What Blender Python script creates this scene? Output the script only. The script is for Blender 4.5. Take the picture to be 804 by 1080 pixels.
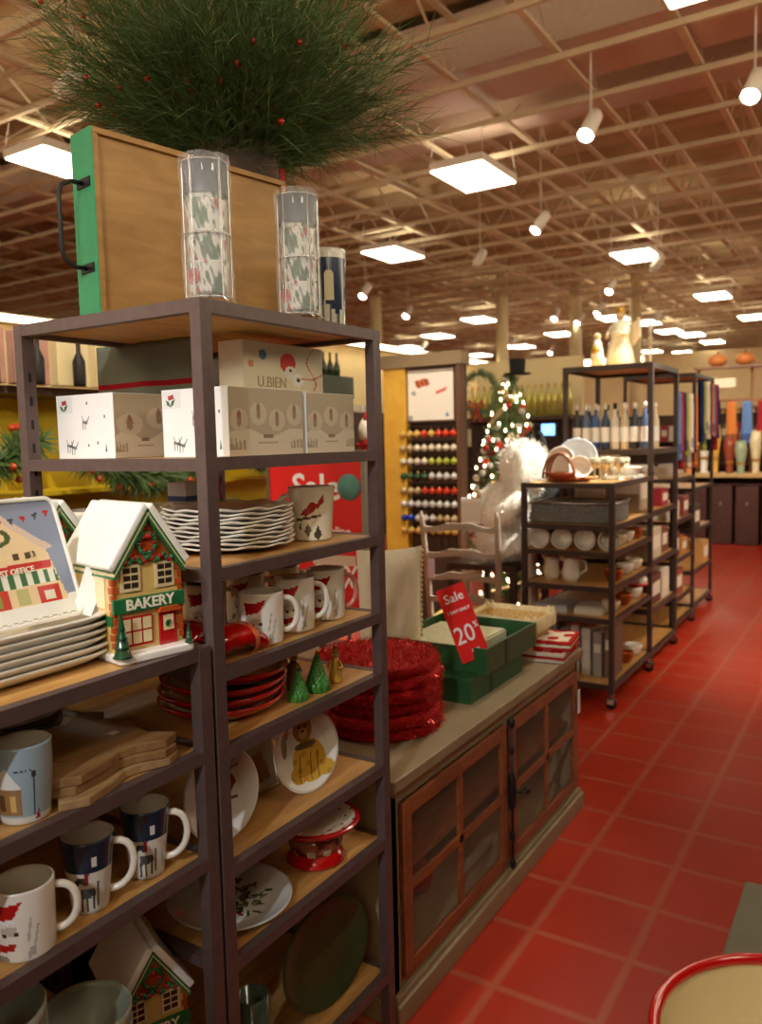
import bpy, math, random
from mathutils import Vector, Matrix
PI = math.pi
for o in list(bpy.data.objects): bpy.data.objects.remove(o)
S = bpy.context.scene
COL = S.collection
R = math.radians

ORD = ['lowest', 'second lowest', 'third from the bottom', 'fourth from the bottom', 'fifth from the bottom', 'sixth from the bottom', 'seventh from the bottom', 'third from the top', 'second from the top', 'topmost']
# ------------------------------------------------------------------ camera
yaw, pitch, roll = R(32.3), R(5.1), R(1.35)
fw = Vector((-math.sin(yaw)*math.cos(pitch), math.cos(yaw)*math.cos(pitch), -math.sin(pitch)))
rt = Vector((math.cos(yaw), math.sin(yaw), 0)); up = rt.cross(fw)
rt2 = rt*math.cos(roll) - up*math.sin(roll); up2 = rt*math.sin(roll) + up*math.cos(roll)
cd = bpy.data.cameras.new('camera'); cam = bpy.data.objects.new('camera', cd); COL.objects.link(cam)
M3 = Matrix((rt2, up2, -fw)).transposed()
cam.matrix_world = Matrix.Translation((0, 0, 1.56)) @ M3.to_4x4()
cd.sensor_fit = 'HORIZONTAL'; cd.sensor_width = 36; cd.lens = 850/804*36
cd.clip_start = .05; cd.clip_end = 200
cd.dof.use_dof = True; cd.dof.focus_distance = 1.6; cd.dof.aperture_fstop = 5.5
S.camera = cam

# ------------------------------------------------------------------ world, exposure, key lamps and added fill spots
w = bpy.data.worlds.new('world'); S.world = w; w.use_nodes = True
w.node_tree.nodes['Background'].inputs[0].default_value = (1, .90, .66, 1)
w.node_tree.nodes['Background'].inputs[1].default_value = 2.9
S.view_settings.view_transform = 'Standard'; S.view_settings.look = 'None'
S.view_settings.gamma = 1; S.view_settings.exposure = 0.63
S.view_settings.use_curve_mapping = False
FIXTURE = 9.0
FIX_COL = (1.0, .88, .66)

def lin(c):
    return tuple(((x/255)/12.92 if x/255 <= .04045 else ((x/255+.055)/1.055)**2.4) for x in c)

def spot(loc, target, power, size, col, rad=.06, blend=.5):
    l = bpy.data.lights.new('spot_light', 'SPOT'); l.energy = power; l.spot_size = R(size)
    l.spot_blend = blend; l.color = col; l.shadow_soft_size = rad
    o = bpy.data.objects.new('spot_light', l); COL.objects.link(o); o.location = loc
    o.rotation_euler = (Vector(target)-Vector(loc)).to_track_quat('-Z', 'Y').to_euler()
    return o
spot((.35, -3.6, 4.0), (-1.3, 1.0, 1.42), 330, 20, (.84, .92, 1.0), blend=.7)
spot((-1.22, -.9, 4.0), (-1.25, .80, 1.3), 170, 22, (1, .95, .88), blend=.6)
spot((-.3, 5.6, 4.0), (-2.05, 4.9, 1.15), 1000, 28, (1, .93, .82), blend=.6)  # fill spot added to brighten the white fur throws
spot((-.35, -.2, 4.0), (.0, .95, .8), 60, 13, (1, .93, .8), blend=.6)  # added spot, lifts the bowl in the lower right corner
spot((-1.0, 4.5, 4.0), (-1.3, 2.5, .8), 60, 34, (1, .86, .66), blend=.7)
spot((-2.2, 3.6, 4.0), (-3.1, 5.5, 1.3), 260, 34, (1, .88, .7), blend=.8)  # added spot so the bauble display reads brighter
spot((-1.7, 8.6, 4.0), (-2.0, 12.2, 1.4), 500, 40, (1, .9, .75), blend=.8)  # extra fill lamp added for the dark end display
spot((-1.4, 1.2, 4.0), (-3.3, 2.4, 1.5), 220, 46, (1, .88, .66), blend=.8)  # fill added to light up the yellow gondola
spot((.8, 3.2, 4.0), (-.5, 7.0, 0), 420, 50, (1, .85, .68), blend=.9)  # added to brighten the floor farther down the aisle

# ------------------------------------------------------------------ materials
MATS = {}
def mat(name, col, rough=.5, metal=0, spec=.5, noise=0, nscale=20, bump=0, emit=None, trans=0, ior=1.45, alpha=1, coat=0, aniso=None, sheen=0):
    if name in MATS: return MATS[name]
    m = bpy.data.materials.new(name); m.use_nodes = True; nt = m.node_tree; b = nt.nodes['Principled BSDF']
    c = (*lin(col), 1)
    b.inputs['Base Color'].default_value = c
    b.inputs['Roughness'].default_value = rough; b.inputs['Metallic'].default_value = metal
    b.inputs['Specular IOR Level'].default_value = spec
    b.inputs['IOR'].default_value = ior; b.inputs['Transmission Weight'].default_value = trans
    b.inputs['Alpha'].default_value = alpha; b.inputs['Coat Weight'].default_value = coat
    b.inputs['Sheen Weight'].default_value = sheen
    if emit:
        b.inputs['Emission Color'].default_value = (*emit[0], 1); b.inputs['Emission Strength'].default_value = emit[1]
    if noise or bump:
        tc = nt.nodes.new('ShaderNodeTexCoord'); n = nt.nodes.new('ShaderNodeTexNoise')
        n.inputs['Scale'].default_value = nscale; n.inputs['Detail'].default_value = 5
        mp = nt.nodes.new('ShaderNodeMapping'); nt.links.new(tc.outputs['Object'], mp.inputs[0]); nt.links.new(mp.outputs[0], n.inputs['Vector'])
        if aniso: mp.inputs['Scale'].default_value = aniso
        if noise:
            r = nt.nodes.new('ShaderNodeValToRGB')
            r.color_ramp.elements[0].position = .3; r.color_ramp.elements[1].position = .7
            r.color_ramp.elements[0].color = (*[v*(1-noise) for v in c[:3]], 1)
            r.color_ramp.elements[1].color = (*[min(1, v*(1+noise)) for v in c[:3]], 1)
            nt.links.new(n.outputs['Fac'], r.inputs[0]); nt.links.new(r.outputs[0], b.inputs['Base Color'])
        if bump:
            bp = nt.nodes.new('ShaderNodeBump'); bp.inputs['Strength'].default_value = bump; bp.inputs['Distance'].default_value = .01
            nt.links.new(n.outputs['Fac'], bp.inputs['Height']); nt.links.new(bp.outputs[0], b.inputs['Normal'])
    MATS[name] = m; return m

def painted(name, rough=.3, coat=0, metal=0, spec=.5):
    if name in MATS: return MATS[name]
    m = bpy.data.materials.new(name); m.use_nodes = True; nt = m.node_tree; b = nt.nodes['Principled BSDF']
    a = nt.nodes.new('ShaderNodeAttribute'); a.attribute_name = 'Col'
    nt.links.new(a.outputs['Color'], b.inputs['Base Color'])
    b.inputs['Roughness'].default_value = rough; b.inputs['Coat Weight'].default_value = coat
    b.inputs['Metallic'].default_value = metal; b.inputs['Specular IOR Level'].default_value = spec
    MATS[name] = m; return m
GLAZE = painted('painted_glaze', .16, .4)
PRINT = painted('printed_card', .55)
CLOTHP = painted('printed_cloth', .9, spec=.1)
GLOSSP = painted('gloss_paint', .12, .6)

def wood(name, c1, c2, rough=.45, scale=(2, 14, 14)):
    if name in MATS: return MATS[name]
    m = bpy.data.materials.new(name); m.use_nodes = True; nt = m.node_tree; b = nt.nodes['Principled BSDF']
    tc = nt.nodes.new('ShaderNodeTexCoord'); mp = nt.nodes.new('ShaderNodeMapping'); mp.inputs['Scale'].default_value = scale
    n = nt.nodes.new('ShaderNodeTexNoise'); n.inputs['Scale'].default_value = 3; n.inputs['Detail'].default_value = 8; n.inputs['Distortion'].default_value = .6
    r = nt.nodes.new('ShaderNodeValToRGB'); r.color_ramp.elements[0].position = .32; r.color_ramp.elements[1].position = .68
    r.color_ramp.elements[0].color = (*lin(c1), 1); r.color_ramp.elements[1].color = (*lin(c2), 1)
    nt.links.new(tc.outputs['Object'], mp.inputs[0]); nt.links.new(mp.outputs[0], n.inputs['Vector'])
    nt.links.new(n.outputs['Fac'], r.inputs[0]); nt.links.new(r.outputs[0], b.inputs['Base Color'])
    b.inputs['Roughness'].default_value = rough
    MATS[name] = m; return m

FRAME = mat('bronze_metal', (98, 80, 77), .42, .25, noise=.12, nscale=40)
SHELFW = wood('shelf_oak', (176, 128, 68), (206, 158, 92), .42, (14, 2, 14))
TRAYW = wood('tray_wood', (150, 108, 50), (172, 128, 66), .5, (3, 3, 12))
GREEN = mat('green_paint', (52, 150, 100), .5, noise=.06)
BLACK = mat('black_metal', (38, 34, 34), .45, .4)
WHITE = mat('white_ceramic', (232, 226, 214), .16, coat=.4)
CREAM = mat('cream_ceramic', (222, 208, 178), .2, coat=.3)
REDG = mat('red_glaze', (190, 16, 18), .14, coat=.6)
STEEL = mat('steel', (190, 190, 195), .25, 1)
CHROME = mat('chrome_wire', (220, 220, 225), .15, 1)
PLASTIC = mat('clear_wrap', (255, 255, 255), .04, spec=.6, alpha=.16)
GLASS = mat('clear_glass', (240, 250, 245), .03, trans=1, ior=1.4)
RED = mat('red_print', (222, 28, 24), .5)
WHITEP = mat('white_print', (240, 236, 230), .6)
FUR = mat('white_fur', (244, 238, 226), .95, bump=.8, nscale=60, sheen=.5)
CAB = mat('greige_paint', (150, 132, 100), .5, noise=.12, nscale=8, bump=.1)
CABW = wood('cabinet_wood', (120, 62, 30), (150, 84, 44), .45, (12, 3, 12))
WASHED = wood('washed_wood', (156, 142, 122), (184, 170, 150), .6, (3, 3, 12))
WICKER = mat('wicker', (214, 178, 110), .7, noise=.3, nscale=90, bump=.7)
NEEDLE = mat('green_needles', (78, 106, 54), .6, noise=.3, nscale=9)
NEEDLE2 = mat('frosted_needles', (110, 132, 92), .7, noise=.35, nscale=9)
BERRY = mat('red_berry', (170, 22, 18), .25, coat=.5)

# ------------------------------------------------------------------ mesh builder
class MB:
    def __init__(s): s.v = []; s.f = []; s.m = []; s.sm = []; s.c = []; s.mats = []
    def add(s, vs, fs, m, smooth=False, M=None, cols=None):
        if m not in s.mats: s.mats.append(m)
        k = s.mats.index(m); n = len(s.v)
        if M is not None: vs = [M @ Vector(v) for v in vs]
        s.v += [tuple(v) for v in vs]
        for i, f in enumerate(fs):
            s.f.append([a+n for a in f]); s.m.append(k); s.sm.append(smooth)
            s.c.append(cols[i] if cols else (255, 255, 255))
        return s
    def box(s, x0, x1, y0, y1, z0, z1, m, M=None, col=None):
        vs = [(x, y, z) for z in (z0, z1) for y in (y0, y1) for x in (x0, x1)]
        fs = [(0, 2, 3, 1), (4, 5, 7, 6), (0, 1, 5, 4), (2, 6, 7, 3), (0, 4, 6, 2), (1, 3, 7, 5)]
        return s.add(vs, fs, m, False, M, [col]*6 if col else None)
    def lathe(s, prof, m, seg=32, M=None, smooth=True, paint=None, capt=False, capb=True, scale=(1, 1)):
        vs = []; fs = []; cols = []
        for r, z in prof:
            for k in range(seg):
                a = 2*PI*k/seg; vs.append((r*math.cos(a)*scale[0], r*math.sin(a)*scale[1], z))
        for i in range(len(prof)-1):
            for k in range(seg):
                k2 = (k+1) % seg
                fs.append((i*seg+k, i*seg+k2, (i+1)*seg+k2, (i+1)*seg+k))
                cols.append(paint(2*PI*(k+.5)/seg, (prof[i][1]+prof[i+1][1])/2, (prof[i][0]+prof[i+1][0])/2, i) if paint else (255, 255, 255))
        if capb and prof[0][0] > 1e-5: fs.append(tuple(reversed(range(seg)))); cols.append(cols[0])
        if capt and prof[-1][0] > 1e-5: fs.append(tuple(range((len(prof)-1)*seg, len(prof)*seg))); cols.append(cols[-1])
        return s.add(vs, fs, m, smooth, M, cols)
    def tube(s, pts, r, m, seg=8, closed=False, M=None, flat=1.0):
        pts = [Vector(p) for p in pts]; n = len(pts); vs = []; fs = []
        rr = r if isinstance(r, (list, tuple)) else [r]*n
        pu = None
        for i, p in enumerate(pts):
            a = pts[i-1] if (i > 0 or closed) else p; b = pts[(i+1) % n] if (i < n-1 or closed) else p
            t = (b-a).normalized() if (b-a).length > 1e-9 else Vector((0, 0, 1))
            if pu is None: pu = t.orthogonal().normalized()
            u = pu - t*pu.dot(t)
            u = u.normalized() if u.length > 1e-6 else t.orthogonal().normalized()
            pu = u; q = t.cross(u)
            for k in range(seg):
                an = 2*PI*k/seg; vs.append(p + u*math.cos(an)*rr[i] + q*math.sin(an)*rr[i]*flat)
        rng = n if closed else n-1
        for i in range(rng):
            j = (i+1) % n
            for k in range(seg):
                k2 = (k+1) % seg; fs.append((i*seg+k, i*seg+k2, j*seg+k2, j*seg+k))
        if not closed: fs.append(tuple(reversed(range(seg)))); fs.append(tuple(range((n-1)*seg, n*seg)))
        return s.add(vs, fs, m, True, M)
    def prism(s, poly, y0, y1, m, M=None, col=None):      # polygon in x,z extruded along y
        n = len(poly); vs = [(x, y0, z) for x, z in poly] + [(x, y1, z) for x, z in poly]
        fs = [tuple(range(n)), tuple(reversed(range(n, 2*n)))] + [(i, i+n, (i+1) % n+n, (i+1) % n) for i in range(n)]
        return s.add(vs, fs, m, False, M, [col]*len(fs) if col else None)
    def slab(s, poly, z0, z1, m, M=None, col=None):       # polygon in x,y extruded along z
        n = len(poly); vs = [(x, y, z0) for x, y in poly] + [(x, y, z1) for x, y in poly]
        fs = [tuple(reversed(range(n))), tuple(range(n, 2*n))] + [(i, (i+1) % n, (i+1) % n+n, i+n) for i in range(n)]
        return s.add(vs, fs, m, False, M, [col]*len(fs) if col else None)
    def ball(s, c, r, m, sc=(1, 1, 1), seg=14, ring=9, M=None, bumpy=0, rnd=None):
        vs = []; fs = []
        for i in range(ring+1):
            t = PI*i/ring
            for k in range(seg):
                a = 2*PI*k/seg; q = 1 + (rnd.uniform(-bumpy, bumpy) if bumpy and 0 < i < ring else 0)
                vs.append((c[0]+r*q*sc[0]*math.sin(t)*math.cos(a), c[1]+r*q*sc[1]*math.sin(t)*math.sin(a), c[2]+r*q*sc[2]*math.cos(t)))
        for i in range(ring):
            for k in range(seg):
                k2 = (k+1) % seg; fs.append((i*seg+k, (i+1)*seg+k, (i+1)*seg+k2, i*seg+k2))
        return s.add(vs, fs, m, True, M)
    def picture(s, w, h, nx, ny, paint, m, M=None):       # grid in x (0..w), z (0..h), facing -y
        vs = [(w*i/nx, 0, h*j/ny) for j in range(ny+1) for i in range(nx+1)]
        fs = []; cols = []
        for j in range(ny):
            for i in range(nx):
                a = j*(nx+1)+i; fs.append((a, a+1, a+nx+2, a+nx+1)); cols.append(paint((i+.5)/nx, (j+.5)/ny))
        return s.add(vs, fs, m, False, M, cols)
    def build(s, name, parent=None, bevel=0, loc=None, rz=0):
        me = bpy.data.meshes.new(name); me.from_pydata(s.v, [], s.f)
        for m in s.mats: me.materials.append(m)
        me.polygons.foreach_set('material_index', s.m); me.polygons.foreach_set('use_smooth', s.sm)
        if any(c != (255, 255, 255) for c in s.c):
            at = me.color_attributes.new('Col', 'FLOAT_COLOR', 'CORNER'); buf = []; cache = {}
            for f, c in zip(s.f, s.c):
                if c not in cache: cache[c] = [*lin(c), 1.0]
                buf += cache[c]*len(f)
            at.data.foreach_set('color', buf)
        me.update()
        o = bpy.data.objects.new(name, me); COL.objects.link(o)
        if parent: o.parent = parent
        if loc: o.location = loc
        if rz: o.rotation_euler = (0, 0, rz)
        if bevel:
            b = o.modifiers.new('bevel', 'BEVEL'); b.width = bevel; b.segments = 2; b.limit_method = 'ANGLE'; b.angle_limit = R(40)
        return o

def T(x, y, z): return Matrix.Translation((x, y, z))
def RZ(a): return Matrix.Rotation(a, 4, 'Z')
def RX(a): return Matrix.Rotation(a, 4, 'X')
def RY(a): return Matrix.Rotation(a, 4, 'Y')
def tag(o, label, cat, group=None, kind=None):
    o['label'] = label; o['category'] = cat
    if group: o['group'] = group
    if kind: o['kind'] = kind
    return o
def thing(name, label, cat, loc=(0, 0, 0), rz=0, group=None):
    o = bpy.data.objects.new(name, None); COL.objects.link(o); o.empty_display_size = .05
    o.location = loc; o.rotation_euler = (0, 0, rz); return tag(o, label, cat, group)
def struct(o): o['kind'] = 'structure'; return o
def dup(root, loc=None, rz=None, label=None, group=None, parent=None):
    r = root.copy(); COL.objects.link(r)
    if loc is not None: r.location = loc
    if rz is not None: r.rotation_euler = (0, 0, rz)
    if label: r['label'] = label
    if group: r['group'] = group
    if parent: r.parent = parent
    for ch in list(root.children):
        if ch.name.startswith(root.name+'@'): continue
        c = ch.copy(); COL.objects.link(c); c.parent = r
        for g in list(ch.children):
            d = g.copy(); COL.objects.link(d); d.parent = c
    return r
def text(name, body, size, m, parent, M, depth=.0006, bold=.0, sx=1.0, font=None):
    cu = bpy.data.curves.new(name, 'FONT'); cu.body = body; cu.size = size; cu.align_x = 'CENTER'; cu.align_y = 'CENTER'
    cu.extrude = depth; cu.offset = bold; cu.resolution_u = 3
    t = bpy.data.objects.new(name, cu); COL.objects.link(t)
    bpy.context.view_layer.update()
    me = bpy.data.meshes.new_from_object(t); bpy.data.objects.remove(t); me.name = name
    me.transform(M @ Matrix.Diagonal((sx, 1, 1, 1))); me.materials.clear(); me.materials.append(m)
    o = bpy.data.objects.new(name, me); COL.objects.link(o)
    if parent: o.parent = parent
    return o
# text stands in x,z plane facing -y
TXT = Matrix.Rotation(PI/2, 4, 'X')
def inpoly(x, y, P):
    c = False; j = len(P)-1
    for i in range(len(P)):
        if (P[i][1] > y) != (P[j][1] > y) and x < (P[j][0]-P[i][0])*(y-P[i][1])/(P[j][1]-P[i][1])+P[i][0]: c = not c
        j = i
    return c

# ================================================================== THE ROOM
def floor_mat():
    m = bpy.data.materials.new('red_tile'); m.use_nodes = True; nt = m.node_tree; b = nt.nodes['Principled BSDF']
    N = nt.nodes.new; L = nt.links.new
    tc = N('ShaderNodeTexCoord'); sp = N('ShaderNodeSeparateXYZ'); L(tc.outputs['Object'], sp.inputs[0])
    def line(axis, off, per):
        a = N('ShaderNodeMath'); a.operation = 'ADD'; a.inputs[1].default_value = off; L(sp.outputs[axis], a.inputs[0])
        q = N('ShaderNodeMath'); q.operation = 'PINGPONG'; q.inputs[1].default_value = per/2; L(a.outputs[0], q.inputs[0])
        r = N('ShaderNodeMapRange'); r.inputs['From Min'].default_value = .006; r.inputs['From Max'].default_value = .018
        r.inputs['To Min'].default_value = 1; r.inputs['To Max'].default_value = 0; L(q.outputs[0], r.inputs[0]); return r
    lx = line(0, .612, .303); ly = line(1, -1.99, .303)
    mx = N('ShaderNodeMath'); mx.operation = 'MAXIMUM'; L(lx.outputs[0], mx.inputs[0]); L(ly.outputs[0], mx.inputs[1])
    n = N('ShaderNodeTexNoise'); n.inputs['Scale'].default_value = 2.2; n.inputs['Detail'].default_value = 6; L(tc.outputs['Object'], n.inputs['Vector'])
    cr = N('ShaderNodeValToRGB'); cr.color_ramp.elements[0].color = (*lin((158, 38, 18)), 1); cr.color_ramp.elements[1].color = (*lin((190, 56, 30)), 1)
    L(n.outputs['Fac'], cr.inputs[0])
    mix = N('ShaderNodeMix'); mix.data_type = 'RGBA'; L(mx.outputs[0], mix.inputs['Factor']); L(cr.outputs[0], mix.inputs['A'])
    mix.inputs['B'].default_value = (*lin((174, 84, 60)), 1); L(mix.outputs['Result'], b.inputs['Base Color'])
    b.inputs['Roughness'].default_value = .34; b.inputs['Specular IOR Level'].default_value = .35
    bp = N('ShaderNodeBump'); bp.inputs['Strength'].default_value = .12; bp.inputs['Distance'].default_value = .004; bp.invert = True
    L(mx.outputs[0], bp.inputs['Height']); L(bp.outputs[0], b.inputs['Normal'])
    return m
X0, X1, Y0, Y1, ZC = -18, 6, -6, 36, 5.4
fb = MB(); fb.add([(X0, Y0, 0), (X1, Y0, 0), (X1, Y1, 0), (X0, Y1, 0), (X0, Y0, -.1), (X1, Y0, -.1), (X1, Y1, -.1), (X0, Y1, -.1)],
   [(0, 1, 2, 3), (7, 6, 5, 4), (0, 4, 5, 1), (1, 5, 6, 2), (2, 6, 7, 3), (3, 7, 4, 0)], floor_mat()); struct(fb.build('floor'))
CEILM = mat('ceiling_deck', (190, 168, 128), .9, noise=.16, nscale=1.5)
JOIST = mat('ceiling_steel', (212, 196, 162), .7, noise=.1, nscale=3)
cb = MB()                                   # corrugated roof deck
n = 0; y = Y0; prof = []
while y < Y1:
    prof += [(y, ZC), (y+.32, ZC), (y+.42, ZC-.14), (y+.74, ZC-.14)]; y += .84
for i in range(len(prof)-1):
    a, b_ = prof[i], prof[i+1]
    cb.add([(X0, a[0], a[1]), (X1, a[0], a[1]), (X1, b_[0], b_[1]), (X0, b_[0], b_[1])], [(0, 1, 2, 3)], CEILM)
cb.box(X0, X1, Y0, Y1, ZC+.002, ZC+.1, CEILM)
struct(cb.build('ceiling'))
WALLM = mat('cream_wall', (214, 196, 150), .8, noise=.05, nscale=3)
wr_ = MB().box(X1, X1+.1, Y0, Y1, 0, 3.3, WALLM).box(X1, X1+.1, Y0, Y1, 5.1, ZC, WALLM)      # high windows added right and behind to let ambient light in
for i in range(11): wr_.box(X1, X1+.1, Y0+4.2*i-.15 if i else Y0, Y0+4.2*i+.15, 3.3, 5.1, WALLM)
struct(wr_.build('wall_right'))
wf_ = MB().box(X0, X1, Y0-.1, Y0, 0, 3.3, WALLM).box(X0, X1, Y0-.1, Y0, 5.1, ZC, WALLM)
for i in range(7): wf_.box(X0+4*i-.15 if i else X0, X0+4*i+.15, Y0-.1, Y0, 3.3, 5.1, WALLM)
struct(wf_.build('wall_front'))
WINF = mat('window_bar', (90, 84, 78), .5)
def window(k, along, a, b):  # bars for the unseen windows added as light openings
    m = MB(); n_ = 3
    for i in range(n_+1):
        p = a+(b-a)*i/n_
        if along == 'y': m.box(X1+.03, X1+.07, p-.025, p+.025, 3.3, 5.1, WINF)
        else: m.box(p-.025, p+.025, Y0-.07, Y0-.03, 3.3, 5.1, WINF)
    struct(m.build('window_%d' % k))
for i in range(10): window(i+1, 'y', Y0+4.2*i+.17, Y0+4.2*(i+1)-.17)
for i in range(6): window(i+11, 'x', X0+4*i+.17, X0+4*(i+1)-.17)
for nm, b in (('wall_left', (X0-.1, X0, Y0, Y1)), ('wall_back', (X0, X1, Y1, Y1+.1))):
    struct(MB().box(b[0], b[1], b[2], b[3], 0, ZC, WALLM).build(nm))
# bar joists along Y, one mesh each
def joist(x, zb, h, y0=Y0, y1=Y1, step=.62):
    b = MB(); b.box(-.03, .03, y0, y1, zb, zb+.035, JOIST); b.box(-.03, .03, y0, y1, zb+h, zb+h+.03, JOIST)
    y = y0; k = 0
    while y < y1-step:
        z0, z1 = (zb+.03, zb+h) if k % 2 == 0 else (zb+h, zb+.03)
        b.add([(-.009, y, z0), (.009, y, z0), (.009, y+step, z1), (-.009, y+step, z1), (-.009, y+.02, z0), (.009, y+.02, z0), (.009, y+step+.02, z1), (-.009, y+step+.02, z1)],
              [(0, 1, 2, 3), (4, 7, 6, 5), (0, 3, 7, 4), (1, 5, 6, 2)], JOIST)
        y += step; k += 1
    return b
j0 = joist(0, 4.62, .5).build('trim_1'); struct(j0)
xs = [-.47-.30*k for k in range(-3, 18)]
cnt = 1
for k, x in enumerate(xs):
    o = j0 if k == 0 else j0.copy()
    if k: COL.objects.link(o); cnt += 1; o.name = 'trim_%d' % cnt
    o.location = (x*3.06, 0, 0)
ov = MB()                                   # crossing purlins and pipe runs along X
p0 = MB().box(X0, X1, -.02, .02, 4.56, 4.61, JOIST).build('trim_60'); struct(p0)
for k, yy in enumerate([1.255+.1495*i for i in range(0, 70)]):
    if k == 0: p0.location = (0, yy*3.03, 0); continue
    if yy*3.03 > Y1: break
    o = p0.copy(); COL.objects.link(o); o.location = (0, yy*3.03, .04 if k % 2 else 0); o.name = 'trim_%d' % (60+k)
    if k % 2: o.scale = (.5, .55, 1); o.location.x = -12.0+3.0
DUCT = mat('duct_paint', (206, 184, 164), .6, noise=.05)
struct(MB().box(X0, 5.9, 6.55, 7.35, 4.72, 5.2, DUCT).box(X0, 5.9, 8.0, 8.5, 4.85, 5.25, DUCT).build('trim_150'))
for k, (x, y) in enumerate([(-7.2, 16.5), (-5.9, 17.5), (-5.0, 19.0), (-9.5, 15.0), (-10.5, 26)]):
    struct(MB().lathe([(.13, 0), (.13, ZC-.1)], WALLM, 16, T(x, y, 0)).build('trim_%d' % (160+k)))

# partitions with a lit valance
VAL = mat('valance_light', (255, 240, 200), .5, emit=((1, .84, .58), 5))
def partition(nm, x, y0, y1, h):
    b = MB(); b.box(x-.12, x, y0, y1, 0, h, WALLM); b.box(x, x+.5, y0, y1, h-.04, h, WALLM); b.box(x+.48, x+.5, y0, y1, h-.14, h-.04, mat('valance_wood', (150, 120, 70), .6))
    b.box(x+.30, x+.42, y0+.1, y1-.1, h-.075, h-.042, VAL); b.box(x+.501, x+.506, y0+.1, y1-.1, h-.1, h-.02, VAL)
    struct(b.build(nm))
partition('wall_2', -9.6, -1, 8.2, 3.2)
partition('wall_3', -7.9, 10.5, 17.2, 3.2)
struct(MB().box(-9.2, -2.0, 26, 26.2, 0, 4.0, WALLM).box(-9.0, -6.6, 25.96, 26, 3.82, 3.98, VAL).build('wall_4'))

# ceiling troffers
EM = mat('diffuser_light', (255, 255, 250), .5, emit=(FIX_COL, FIXTURE))
UPL = mat('uplight_glow', (255, 240, 220), .5, emit=((1, .86, .66), 3.5))  # glow added on the fixture tops to brighten the ceiling
HOUS = mat('fixture_white', (225, 215, 200), .5)
def troffer():
    t = thing('ceiling_light', '', 'ceiling light')
    MB().box(-.3, .3, -.43, .43, .012, .09, HOUS).build('housing', t)
    MB().box(-.285, .285, -.415, .415, 0, .012, EM).build('diffuser', t)
    MB().box(-.25, .25, -.38, .38, .09, .094, UPL).build('uplight_lens', t)
    for sx, sy in ((-1, -1), (1, -1), (-1, 1), (1, 1)):
        MB().tube([(sx*.29, sy*.42, .08), (sx*.26, sy*.36, .42)], .004, HOUS, 5).build('hanger_wire', t)
    return t
FX = [(-3.75, 7.9), (-3.36, 12.8), (-6.8, 5.19), (-6.26, 10.4), (-3.08, 17.5), (-8.11, 17.29), (-.98, 5.2), (-10.24, 19.23), (-12.16, 20.98),
      (-11.54, 24.57), (-9.51, 23.2), (-10.96, 27.87), (-7.57, 21.17), (-5.56, 19.15), (-5.16, 19.3+1.2), (-5.08, 22.67), (-4.75, 23.9), (-6.78, 27.69),
      (-6.0, 28.9), (-4.61, 26.23), (-2.84, 21.33)]
FXL = ['square ceiling light hanging highest and nearest above the red sale tag display', 'ceiling light above the cream angel statue, second row', 'bright ceiling light half hidden by the green end of the tray',
       'ceiling light left of the nearest big one, above the dark shelf corner', 'ceiling light far right above the hanging scarves', 'ceiling light midway above the ornament wall and the tree',
       'ceiling light cut off by the top edge of the picture', 'ceiling light just above the lit valance left of the tree', 'lower left small ceiling light beside the lit valance',
       'small ceiling light just left of the black top hat', 'small ceiling light right of the black top hat', 'small low ceiling light between the columns', 'ceiling light left of the angel above the tall unit',
       'ceiling light half behind the angel on its left', 'ceiling light just right of the angel head', 'small ceiling light of a close pair right of the angel, left one', 'small ceiling light of a close pair right of the angel, right one',
       'tiny ceiling light below the close pair, left one', 'tiny ceiling light below the close pair, right one', 'small ceiling light low on the right above the scarves', 'ceiling light at the right edge of the picture']
tr = troffer()
for i, (x, y) in enumerate(FX):
    o = tr if i == 0 else dup(tr)
    o.location = (x, y, 4.26); o['label'] = FXL[i]; o['group'] = 'square ceiling lights'
for (x, y) in [(-3.5, -2.2), (1.6, 1.5), (-4.5, 1.0), (1.5, -3.5), (1.6, 6.4), (1.8, 10.5), (-9, 1.5), (1.2, 15.5), (-14, 14), (-1, 27), (-4.6, -3.4)]:
    dup(tr, (x, y, 4.26), 0, 'square ceiling light outside the picture', 'square ceiling lights out of view')

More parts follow.
